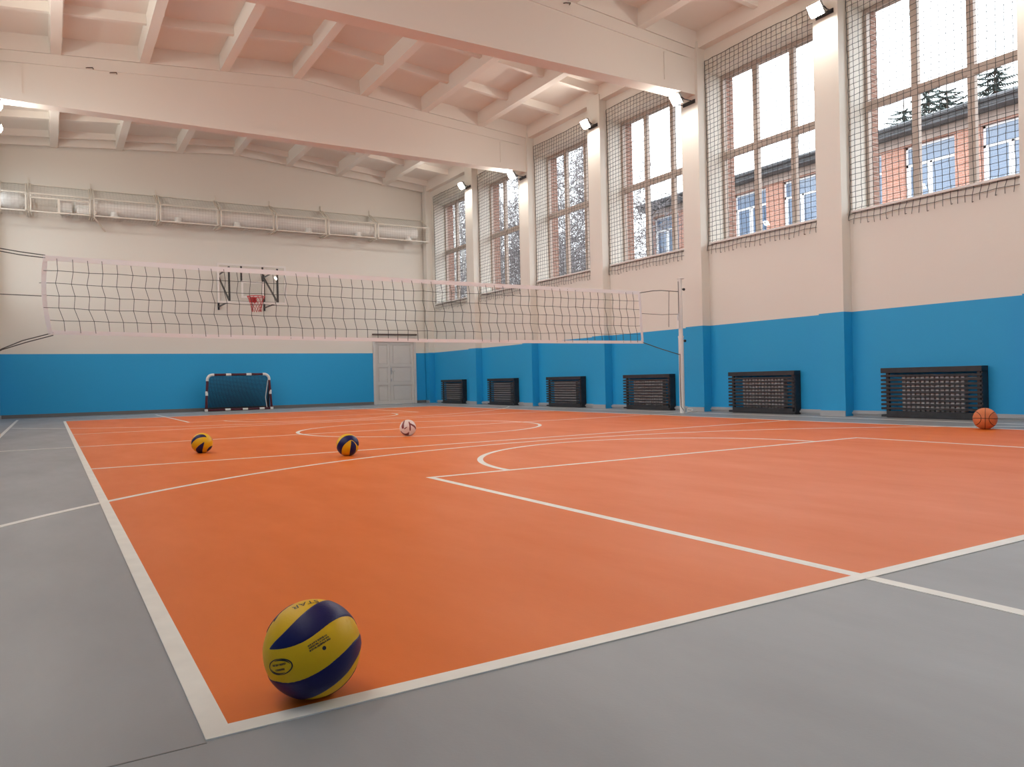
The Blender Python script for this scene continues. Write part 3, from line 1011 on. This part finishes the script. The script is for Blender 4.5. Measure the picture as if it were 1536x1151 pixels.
where = {3: 'third pilaster, over the window nearest the camera', 6: 'pilaster between the two windows nearest the camera', 9: 'pilaster under the first ceiling beam',
         12: 'pilaster between the two beams', 15: 'pilaster under the second ceiling beam', 18: 'last pilaster before the far corner', 0: 'pilaster beside the camera'}
for p in (0, 3, 6, 9, 12, 15, 18):
    under = p in (3, 9, 15)
    z = 5.87 if under else 6.31
    x = 9.96 if under else 10.08
    lamp(x, p + .225, z, 1, 'white flood light on the right wall, ' + where[p])
    lamp(9 - x + .03, p + .225, z, -1, 'white flood light on the left wall, ' + where[p].replace('window', 'bay').replace('windows', 'bays'))

# ---------------------------------------------------------------- radiators and their slatted covers
def cover(ya, yb2, lab, side=1):
    X0, X1 = XW - .165, XW - .002
    def fx(x):
        return x if side > 0 else 9 - x
    def bx(mb_, x0, x1, y0, y1, z0, z1):
        a, b = sorted((fx(x0), fx(x1)))
        mb_.rbox(a, b, y0, y1, z0, z1, .003)
    C = empty('radiator_cover', (fx((X0 + X1) / 2), (ya + yb2) / 2, 0), lab, 'radiator cover', 'slatted radiator covers')
    bpy.context.view_layer.update()
    o = MB()
    bx(o, X0, X1, ya, yb2, .655, .73)
    o.build('top_board', 'black_wood', C)
    o = MB()
    bx(o, X0 + .002, X0 + .03, ya + .04, yb2 - .1, .0, .10)
    o.build('bottom_board', 'black_wood', C)
    for (y0, y1) in ((ya + .03, ya + .075), (yb2 - .115, yb2 - .07)):
        o = MB()
        bx(o, X0 + .022, X0 + .062, y0, y1, 0, .655)
        o.build('corner_post', 'black_wood', C)
    for i in range(10):
        z = .06 + i * .0595
        if i == 0:
            z = .012
        o = MB()
        bx(o, X0, X0 + .022, ya, yb2, z, z + .033)
        o.build('slat', 'black_wood', C)
        o = MB()
        bx(o, X0 + .022, X1, yb2 - .02, yb2, z, z + .034)
        o.build('side_slat', 'black_wood', C)
    o = MB()
    bx(o, X0 + .022, X1, ya, ya + .02, 0, .655)
    o.build('side_board', 'black_wood', C)
    # radiator inside
    Rd = empty('radiator', (fx(XW - .06), (ya + yb2) / 2, .06), lab.replace('black slatted cover over the radiator', 'pale grey sectional radiator inside the cover'), 'radiator', 'radiators behind slatted covers')
    bpy.context.view_layer.update()
    y0, y1 = ya + .24, yb2 - .30
    n = 13
    wsec = (y1 - y0) / n
    for i in range(n):
        s_ = MB()
        a = y0 + i * wsec
        bx(s_, XW - .125, XW - .03, a + .010, a + wsec - .010, .10, .60)
        s_.build('section', 'radiator', Rd)
    q = MB()
    for z in (.13, .57):
        q.tube([(fx(XW - .07), ya + .1, z), (fx(XW - .07), y1 + .02, z)], .016, 8)
    for y in (y0 + .1, y1 - .1):
        for z in (.14, .55):
            q.tube([(fx(XW - .07), y, z), (fx(XW + .002), y, z)], .012, 6)
    q.build('pipe', 'radiator', Rd, smooth=True)
cw = {3: 'nearest the camera, behind the basketball', 6: 'second from the camera', 9: 'just left of the right net post', 12: 'fourth from the camera', 15: 'fifth from the camera', 18: 'in the far right corner'}
for p in (3, 6, 9, 12, 15, 18):
    cover(p + .45 + .53, p + .45 + 1.98, 'black slatted cover over the radiator ' + cw[p])
cover(18.98, 20.43, 'black slatted cover over the radiator at the left picture edge on the left wall', -1)

# ---------------------------------------------------------------- balls
def ball_frame(center, tilt=None):
    v = (CAM - center).normalized()
    r_ = Vector((0, 0, 1)).cross(v).normalized()
    r_ = (r_ * cos(ROLL) + v.cross(r_) * sin(ROLL)).normalized()
    u_ = v.cross(r_).normalized()
    return Matrix((r_, u_, v)).transposed()

def disc(cx_, cy_, R_):
    # picks a direction on the ball from a drawing of its near side (centre, radius)
    def f(p):
        a, b = (p[0] - cx_) / R_, -(p[1] - cy_) / R_
        l = sqrt(a * a + b * b)
        if l <= .998:
            return Vector((a, b, sqrt(1 - l * l)))
        over = min(l - 1, .9)
        a, b = a / l, b / l
        return Vector((a * cos(over), b * cos(over), -sin(over)))
    return f

def catmull(pts, n):
    out = []
    P = [pts[0] * 2 - pts[1]] + pts + [pts[-1] * 2 - pts[-2]]
    seglen = len(pts) - 1
    for i in range(n + 1):
        t_ = i / n * seglen
        k = min(int(t_), seglen - 1)
        u_ = t_ - k
        p0, p1, p2, p3 = P[k:k + 4]
        out.append(0.5 * ((2 * p1) + (p2 - p0) * u_ + (2 * p0 - 5 * p1 + 4 * p2 - p3) * u_ * u_ + (3 * p1 - p0 - 3 * p2 + p3) * u_ ** 3))
    return [o.normalized() for o in out]

def uvsphere(R_, nu=48, nv=32):
    m_ = MB()
    pr = [(R_ * sin(pi * j / nv) if 0 < j < nv else 1e-5, -R_ * cos(pi * j / nv)) for j in range(nv + 1)]
    return m_.lathe(pr, (0, 0, 0), 'z', nu)

def patch(A, B, R_, rise=.0012, nu=40, nv=14):
    m_ = MB()
    a = catmull(A, nu)
    b = catmull(B, nu)
    for i in range(nu + 1):
        for j in range(nv + 1):
            t_ = j / nv
            ang = max(a[i].angle(b[i], 0), 1e-6)
            d = (a[i] * sin((1 - t_) * ang) + b[i] * sin(t_ * ang)) / sin(ang) if ang > 1e-4 else a[i]
            wdt = min(t_, 1 - t_) * ang * R_
            wend = min(i, nu - i) / nu * .2
            e = min(1, min(wdt, wend) / .0035)
            m_.v.append(tuple(d.normalized() * (R_ - .0012 + (rise + .0012) * sqrt(e))))
    for i in range(nu):
        for j in range(nv):
            k = i * (nv + 1) + j
            m_.f.append((k, k + nv + 1, k + nv + 2, k + 1))
    return m_, a, b

def local_build(mb_, name, m, parent, smooth=True, label=None, kind=None):
    me = mb_.mesh(name, m, False)
    if smooth:
        me.polygons.foreach_set('use_smooth', [True] * len(me.polygons))
    o = bpy.data.objects.new(name, me)
    col.objects.link(o)
    o.parent = parent
    if label:
        o['label'] = label
    if kind:
        o['kind'] = kind
    return o

def swirl_ball(name, pos, label, cat, base, leafmat, drawing, leaves, R_=.105, words=('yellow leather panel', 'navy blue leather panel'), back=True, shared=None):
    c = Vector((pos[0], pos[1], R_ - .001))
    B = empty(name, c, label, cat, 'volleyballs on the floor', rot=ball_frame(c))
    local_build(uvsphere(R_), 'panel', base, B, label=words[0])
    f = disc(*drawing)
    tr = Matrix.Rotation(pi, 3, 'Y')
    for (a, b) in leaves:
        A = [f(p) for p in a]
        Bq = [f(p) for p in b]
        pm, _, _ = patch(A, Bq, R_)
        local_build(pm, 'panel', leafmat, B, label=words[1])
        if back:
            pm, _, _ = patch([tr @ p for p in A], [tr @ p for p in Bq], R_)
            local_build(pm, 'panel', leafmat, B, label=words[1])
    return B, f

big_leaves = [
    ([(280, 580), (400, 455), (500, 360), (600, 270), (700, 200), (780, 172), (860, 163), (950, 185), (1020, 250), (1070, 335), (1112, 425)],
     [(280, 580), (390, 588), (510, 572), (620, 535), (720, 475), (820, 405), (900, 362), (975, 342), (1040, 358), (1085, 395), (1114, 430)]),
    ([(222, 745), (270, 812), (350, 852), (450, 868), (560, 852), (680, 812), (800, 750), (900, 680), (1000, 598), (1060, 545), (1122, 480)],
     [(222, 755), (250, 830), (325, 930), (420, 1000), (520, 1037), (630, 1033), (750, 995), (870, 930), (980, 840), (1060, 735), (1122, 560)]),
    ([(318, 345), (350, 295), (390, 240), (440, 192), (500, 150)], [(318, 342), (345, 280), (385, 220), (435, 172), (498, 147)]),
    ([(700, 1056), (830, 1010), (950, 930)], [(700, 1066), (840, 1030), (965, 945)]),
]
BB, f = swirl_ball('volleyball', (0.240, 0.100), 'yellow and navy volleyball in the near corner of the orange court, largest in view', 'ball',
                   'ylw', 'blu', (668, 598, 450), big_leaves[:3])
Rb = .105
def stamp(center, ang):
    n = f(center)
    d = Vector((cos(ang), sin(ang), 0))
    tx = (d - n * d.dot(n)).normalized()
    ty = n.cross(tx)
    return lambda x, y, h=.0004: tuple((n + tx * (x / Rb) + ty * (y / Rb)).normalized() * (Rb + h))
def text_mesh(body, size, fn):
    cu = bpy.data.curves.new('lettering', 'FONT')
    cu.body = body
    cu.size = size
    cu.align_x = 'CENTER'
    cu.align_y = 'CENTER'
    cu.resolution_u = 3
    to = bpy.data.objects.new('lettering', cu)
    col.objects.link(to)
    bpy.context.view_layer.update()
    me = bpy.data.meshes.new_from_object(to.evaluated_get(bpy.context.evaluated_depsgraph_get()))
    bpy.data.objects.remove(to)
    bpy.data.curves.remove(cu)
    import bmesh
    bm = bmesh.new()
    bm.from_mesh(me)
    bmesh.ops.triangulate(bm, faces=bm.faces)
    bmesh.ops.subdivide_edges(bm, edges=[e for e in bm.edges if e.calc_length() > .004], cuts=2)
    for v in bm.verts:
        v.co = Vector(fn(v.co.x, v.co.y))
    bm.to_mesh(me)
    bm.free()
    me.materials.clear()
    me.materials.append(MT['print'])
    return me
me = text_mesh('STAR', .026, stamp((604, 192), 2 * pi - 2.58 + 0.02))
o = bpy.data.objects.new('lettering', me)
col.objects.link(o)
o.parent = BB
# oval emblem with two short lines of print, and a small block of print by the valve
def strip(fn, pts, w_):
    m_ = MB()
    for i in range(len(pts) - 1):
        (xa, ya), (xb, yb2) = pts[i], pts[i + 1]
        dx, dy_ = xb - xa, yb2 - ya
        l = sqrt(dx * dx + dy_ * dy_) or 1
        wa = w_[i] if isinstance(w_, list) else w_
        wb = w_[i + 1] if isinstance(w_, list) else w_
        nx, ny = -dy_ / l, dx / l
        m_.quad(fn(xa - nx * wa, ya - ny * wa), fn(xb - nx * wb, yb2 - ny * wb), fn(xb + nx * wb, yb2 + ny * wb), fn(xa + nx * wa, ya + ny * wa))
    return m_
fn = stamp((382, 735), .27)
em = MB()
def addmb(a, b):
    n = len(a.v)
    a.v += b.v
    a.f += [tuple(i + n for i in q) for q in b.f]
ell = lambda a, rx, ry: (rx * cos(a), ry * sin(a))
for (a0, a1, rx, ry) in ((-.6 * pi, .55 * pi, .033, .0165), (.4 * pi, 1.55 * pi, .033, .0165), (.05 * pi, .62 * pi, .0285, .0140), (1.05 * pi, 1.62 * pi, .0285, .0140)):
    pts = [ell(a0 + (a1 - a0) * i / 24, rx, ry) for i in range(25)]
    addmb(em, strip(fn, pts, [.0004 + .0012 * sin(pi * i / 24) for i in range(25)]))
rg = random.Random(5)
def scribble(m_, fn, x0, x1, y, h):
    x = x0
    while x < x1:
        wd_ = rg.uniform(.0008, .0016)
        addmb(m_, strip(fn, [(x, y - h / 2), (x + rg.uniform(-.0003, .0003), y + h / 2)], wd_ * .42))
        if rg.random() < .6:
            addmb(m_, strip(fn, [(x, y + rg.choice([-1, 0, 1]) * h / 2.3), (x + wd_ * 1.3, y + rg.choice([-1, 0, 1]) * h / 2.3)], .00045))
        x += wd_ * 1.35 + (.0012 if rg.random() < .18 else 0)
scribble(em, fn, -.019, .019, .0048, .0042)
scribble(em, fn, -.013, .013, -.0058, .0040)
local_build(em, 'emblem', 'print', BB, smooth=False, label='oval black printed emblem')
fn = stamp((728, 552), .49)
em = MB()
for k, (x0, x1) in enumerate(((-.0235, .021), (-.0235, .0235), (-.0255, .0235))):
    scribble(em, fn, x0, x1, .0052 - .0052 * k, .0036)
local_build(em, 'small_print', 'print', BB, smooth=False, label='three short lines of small black print')
fn = stamp((770, 605), 0)
em = MB()
pts = [fn(.0042 * cos(2 * pi * k / 16), .0042 * sin(2 * pi * k / 16)) for k in range(16)]
em.v = pts
em.f = [tuple(range(16))]
local_build(em, 'valve', 'print', BB, smooth=False)

# two yellow and navy balls in mid court
mid_leaves = [
    ([(210, 640), (205, 560), (240, 470), (310, 385), (400, 320), (500, 300), (600, 315), (660, 360), (690, 415)],
     [(215, 645), (260, 560), (320, 500), (400, 445), (480, 420), (560, 405), (620, 405), (660, 410), (692, 418)]),
    ([(610, 560), (520, 620), (440, 680), (380, 740), (340, 800), (360, 880), (420, 960)], [(612, 562), (605, 640), (585, 720), (570, 800), (560, 860), (560, 920), (540, 990)]),
    ([(830, 380), (850, 420), (855, 500)], [(840, 360), (885, 430), (880, 510)]),
    ([(860, 700), (800, 720), (740, 770), (690, 850)], [(880, 705), (850, 770), (790, 830), (700, 890)]),
]
swirl_ball('volleyball', (1.10, 6.93), 'yellow and navy volleyball left of centre court, navy cap on top', 'ball', 'ylw', 'blu', (540, 600, 345), mid_leaves)
mid2 = [
    ([(345, 850), (250, 780), (205, 680), (215, 570), (270, 440), (360, 320), (470, 250), (590, 225), (700, 235), (790, 290), (860, 370), (890, 480), (880, 560)],
     [(375, 860), (370, 760), (380, 680), (400, 610), (450, 530), (520, 465), (590, 410), (645, 385), (700, 400), (740, 440), (780, 480), (820, 530), (860, 570)]),
    ([(650, 390), (645, 480), (630, 580), (615, 680), (600, 780), (595, 900)], [(652, 388), (740, 440), (800, 530), (810, 640), (780, 760), (660, 900)]),
]
swirl_ball('volleyball', (2.17, 5.50), 'yellow and navy volleyball nearest the free throw arc, with navy arch and yellow wedge', 'ball', 'ylw', 'blu', (545, 525, 345), mid2)
swirl_ball('volleyball', (-0.935, 11.0), 'yellow and navy volleyball cut off by the left picture edge', 'ball', 'ylw', 'blu', (540, 600, 345),
           [([(520, 300), (640, 380), (720, 500), (740, 620), (700, 760), (600, 880)], [(420, 300), (420, 420), (440, 520), (440, 640), (430, 760), (420, 880)])])
wleaf = [
    ([(440, 345), (390, 430), (345, 530), (330, 620), (360, 700)], [(475, 360), (450, 440), (435, 530), (430, 620), (420, 690)]),
    ([(600, 410), (620, 500), (640, 600), (640, 700), (650, 780)], [(640, 410), (690, 510), (700, 600), (700, 700), (690, 780)]),
    ([(660, 470), (740, 500), (820, 540), (880, 610), (910, 690)], [(670, 520), (730, 580), (800, 620), (850, 670), (890, 740)]),
    ([(430, 690), (480, 650), (540, 620)], [(450, 720), (510, 680), (560, 640)]),
    ([(300, 800), (380, 900), (500, 960), (620, 960)], [(310, 770), (400, 860), (520, 880), (640, 800)]),  # bottom crescent: the shade low on the ball, painted in the dark leaf colour
]
swirl_ball('volleyball', (3.66, 7.53), 'cream and dark red ball farthest down the court near the centre circle', 'ball', 'cream', 'dred', (585, 660, 330), wleaf, words=('cream leather panel', 'dark red leather panel, the bottom one painted-on shade'))

# basketball
Rk = .122
c = Vector((8.83, 3.16, Rk - .001))
KB = empty('basketball', c, 'orange basketball with dark seams in front of the nearest radiator cover', 'ball', rot=ball_frame(c))
local_build(uvsphere(Rk), 'panel', 'bball', KB, label='pebbled orange rubber cover')
def seam(fnc, n=64):
    m_ = MB().tube([tuple(Vector(fnc(2 * pi * i / n)).normalized() * (Rk - .0010)) for i in range(n)], .0036, 6, closed=True)
    local_build(m_, 'seam', 'seam_rubber', KB)
seam(lambda a: (cos(a), .02, sin(a)))
seam(lambda a: (.01, cos(a), sin(a)))
for s in (1, -1):
    seam(lambda a: (s * (.62 + .36 * cos(2 * a) * -1) if True else 0, .80 * sin(a), .80 * cos(a)))

# ---------------------------------------------------------------- courtyard outside
g = MB().box(-60, 140, -60, 160, -0.9, -0.6).build('ground', 'ground', kind='structure')
bd = empty('school_building', (24, 10, -0.6), 'long brick building with dark eaves and white windows across the courtyard', 'building')
bpy.context.view_layer.update()
bxf, by0, by1 = 24.0, -7.0, 26.0
rows = ((2.3, 4.3), (6.0, 8.0))
wy = [11.85 + 2.45 * i for i in range(-7, 6)]
mb = MB()
zprev = -0.6
for (za, zb) in rows:
    mb.box(bxf, bxf + .35, by0, by1, zprev, za)
    pv = by0
    for y in wy:
        mb.box(bxf, bxf + .35, pv, y, za, zb)
        pv = y + 1.65
    mb.box(bxf, bxf + .35, pv, by1, za, zb)
    zprev = zb
mb.box(bxf, bxf + .35, by0, by1, zprev, 8.05)
mb.box(bxf + .35, bxf + 12, by1 - .35, by1, -.6, 8.05).box(bxf + .35, bxf + 12, by0, by0 + .35, -.6, 8.05).box(bxf + 11.65, bxf + 12, by0, by1, -.6, 8.05)
mb.build('brick_wall', 'brick_far', bd)
MB().box(bxf - .06, bxf + .3, by0, by1 + .06, 8.05, 8.36).build('cornice', 'band', bd)
MB().hexa([(bxf - .55, by0 - .5, 8.34), (bxf + 12.5, by0 - .5, 8.34), (bxf + 12.5, by1 + .2, 8.34), (bxf - .55, by1 + .2, 8.34),
           (bxf - .6, by0 - .5, 8.62), (bxf + 6, by0 + 4, 10.3), (bxf + 6, by1 - 5, 10.3), (bxf - .6, by1 + .2, 8.62)]).build('roof', 'roof', bd)
MB().tube([(bxf - .66, by0 - .5, 8.55), (bxf - .66, by1 + .2, 8.55)], .07, 8).build('gutter', 'roof', bd)
MB().tube([(bxf - .1, by1 - .2, 8.3), (bxf - .1, by1 - .2, -.5)], .06, 8).build('downpipe', 'roof', bd)
for (za, zb) in rows:
    for y in wy:
        fx = bxf + .12
        t = .07
        f_ = MB().box(fx, fx + .08, y, y + 1.65, za, za + t).box(fx, fx + .08, y, y + 1.65, zb - t, zb).box(fx, fx + .08, y, y + t, za, zb).box(fx, fx + .08, y + 1.65 - t, y + 1.65, za, zb)
        f_.box(fx, fx + .08, y, y + 1.65, zb - .66, zb - .58).box(fx, fx + .08, y + .78, y + .86, za, zb - .6)
        f_.box(fx - .02, fx + .08, y + .86, y + .93, za + .05, zb - .66).box(fx - .02, fx + .08, y + 1.5, y + 1.58, za + .05, zb - .66)
        fo = f_.build('window', 'far_frame', bd)
        MB().box(fx + .03, fx + .05, y + t, y + 1.65 - t, za + t, zb - t).build('pane', 'far_glass', fo)
        MB().box(bxf - .06, fx + .02, y - .05, y + 1.7, za - .05, za).build('sill', 'far_frame', bd)

def birch(seed, h):
    rg = random.Random(seed)
    tr_, tw = MB(), MB()
    pts, rad = [], []
    x = y = 0
    for i in range(11):
        t_ = i / 10
        pts.append((x, y, h * t_))
        rad.append(.15 * (1 - t_) + .012)
        x += rg.uniform(-.1, .1)
        y += rg.uniform(-.1, .1)
    tr_.tube(pts, rad, 7)
    def branch(p, d, l, r_, depth):
        q = [p]
        rads = [r_]
        for i in range(4):
            d = (d + Vector((rg.uniform(-.22, .22), rg.uniform(-.22, .22), rg.uniform(-.12, .16)))).normalized()
            q.append(q[-1] + d * l / 4)
            rads.append(r_ * (1 - (i + 1) / 5))
        tw.tube(q, rads, 3, False)
        if depth > 0:
            for k in range(5 if depth > 1 else 8):
                i = rg.randint(1, 4)
                a = rg.uniform(0, 2 * pi)
                side = d.orthogonal().normalized()
                side = Matrix.Rotation(a, 3, d) @ side
                nd = (d * .7 + side * .75 + Vector((0, 0, -.15 if depth == 1 else .1))).normalized()
                branch(q[i], nd, l * rg.uniform(.45, .7), max(r_ * .5, .012), depth - 1)
    for k in range(40):
        t_ = rg.uniform(.16, .97)
        i = int(t_ * 10)
        p = Vector(pts[i]).lerp(Vector(pts[min(i + 1, 10)]), t_ * 10 - i)
        a = rg.uniform(0, 2 * pi)
        up = rg.uniform(.25, .8)
        d = Vector((cos(a), sin(a), up)).normalized()
        branch(p, d, h * .26 * (1.15 - t_ * .75), .045 * (1.15 - t_), 2)
    return tr_.mesh('trunk', 'birch'), tw.mesh('branches', 'twig')
BM = [birch(s, h) for s, h in ((1, 13), (2, 11.5), (5, 14))]
def put_tree(name, x, y, s, rot, me, lab, grp, parts):
    T = empty(name, (x, y, -.6), lab, 'tree', grp)
    T.rotation_euler = (0, 0, rot)
    T.scale = (s, s, s)
    for nm, m_, kd in zip(parts, me, (None, 'stuff')):
        o = bpy.data.objects.new(nm, m_)
        col.objects.link(o)
        o.parent = T
        if kd:
            o['kind'] = kd
    return T
spots = [(19.5, 24.0, 1.0, 'bare birch seen through the third window from the camera'), (17.5, 25.5, .95, 'bare birch closest to the third and fourth windows'),
         (22.0, 31.5, 1.05, 'bare birch beyond the end of the brick building'), (16.5, 30.5, 1.0, 'bare birch seen through the fourth window from the camera'),
         (19.0, 36.5, 1.1, 'bare birch seen through the fifth window from the camera'), (15.5, 36.0, .95, 'bare birch seen through the far corner window'),
         (24.0, 40.0, 1.2, 'tall bare birch in the row furthest across the courtyard'), (17.5, 43.0, 1.1, 'bare birch standing furthest along the courtyard'),
         (28.0, 38.5, 1.15, 'bare birch to the right behind the brick building end'), (21.0, 45.5, 1.2, 'bare birch in the far clump behind the others'), (14.2, 27.0, .9, 'thin bare birch nearest the hall wall'),
         (13.9, 33.0, .9, 'bare birch close to the wall outside the last window'),
         (27.0, 34.0, 1.15, 'bare birch just off the corner of the brick building'), (25.5, 31.0, 1.0, 'bare birch right beside the corner of the brick building'),
         (20.5, 28.0, 1.05, 'bare birch in front, between the hall and the building end'), (30.0, 46.0, 1.4, 'tall bare birch far off behind the brick building corner'),
         (25.0, 50.0, 1.4, 'tall bare birch at the far end of the courtyard'), (19.5, 52.0, 1.35, 'tall bare birch farthest off, seen through the last windows'),
         (23.5, 35.5, 1.1, 'bare birch in the middle of the courtyard clump')]
for i, (x, y, s, lab) in enumerate(spots):
    put_tree('birch_tree', x, y, s, i * 1.3, BM[i % 3], lab, 'bare birches in the courtyard', ('trunk', 'branches'))

def spruce(seed, h):
    rg = random.Random(seed)
    tr_ = MB().tube([(0, 0, 0), (0, 0, h * .5), (0, 0, h)], [.2, .12, .02], 7)
    nd = MB()
    nl = 46
    for k in range(nl):
        t_ = .12 + .86 * k / nl
        z = h * t_
        L = h * .30 * (1 - t_) ** .75 + .3
        nb = 7 if t_ < .8 else 5
        a0 = rg.uniform(0, 6)
        for b in range(nb):
            a = a0 + 2 * pi * b / nb + rg.uniform(-.2, .2)
            l = L * rg.uniform(.65, 1.1)
            d = Vector((cos(a), sin(a), 0))
            sd = Vector((-sin(a), cos(a), 0))
            ax = [Vector((0, 0, z)) + d * l * u_ + Vector((0, 0, -.28 * l * u_ + .22 * l * u_ * u_)) for u_ in (0, .33, .66, 1)]
            for i in range(3):
                p, q = ax[i], ax[i + 1]
                wd_ = l * .30 * (1 - i * .26)
                for sg in (1, -1):
                    for f_ in (0.1, .45, .8):
                        s0 = p.lerp(q, f_)
                        s1 = p.lerp(q, f_ + .42)
                        tip = p.lerp(q, f_ + .6) + sd * sg * wd_ * rg.uniform(.7, 1.2) + Vector((0, 0, -wd_ * rg.uniform(.25, .6)))
                        n = len(nd.v)
                        nd.v += [tuple(s0), tuple(s1), tuple(tip), tuple(s0.lerp(s1, .5) + Vector((0, 0, .05)))]
                        nd.f += [(n, n + 1, n + 2), (n, n + 3, n + 2), (n + 1, n + 3, n + 2)]
    return tr_.mesh('trunk', 'trunk'), nd.mesh('foliage', 'needle')
SM = [(spruce(3, 17), 17), (spruce(8, 19), 19)]
# name of the place, where its top shows at X = 38, and its own distance
for i, (y38, z38, x, lab) in enumerate([(22.2, 14.7, 39.5, 'dark spruce behind the roof, left of the row above the nearest window'), (20.85, 15.35, 43.0, 'dark spruce behind the roof, second in the row above the nearest window'),
                                   (19.95, 15.0, 38.5, 'dark spruce behind the roof, third in the row above the nearest window'), (17.7, 15.5, 40.5, 'dark spruce behind the roof, right end of the row'),
                                   (14.5, 15.2, 41.0, 'dark spruce behind the roof beyond the nearest pilaster')]):
    k = (x + .245) / 38.245
    me, h = SM[i % 2]
    put_tree('spruce_tree', x, -1.592 + (y38 + 1.592) * k, (.686 + (z38 - .686) * k + .6) / h, i * 2.1, me, lab, 'spruces behind the brick building', ('trunk', 'foliage'))
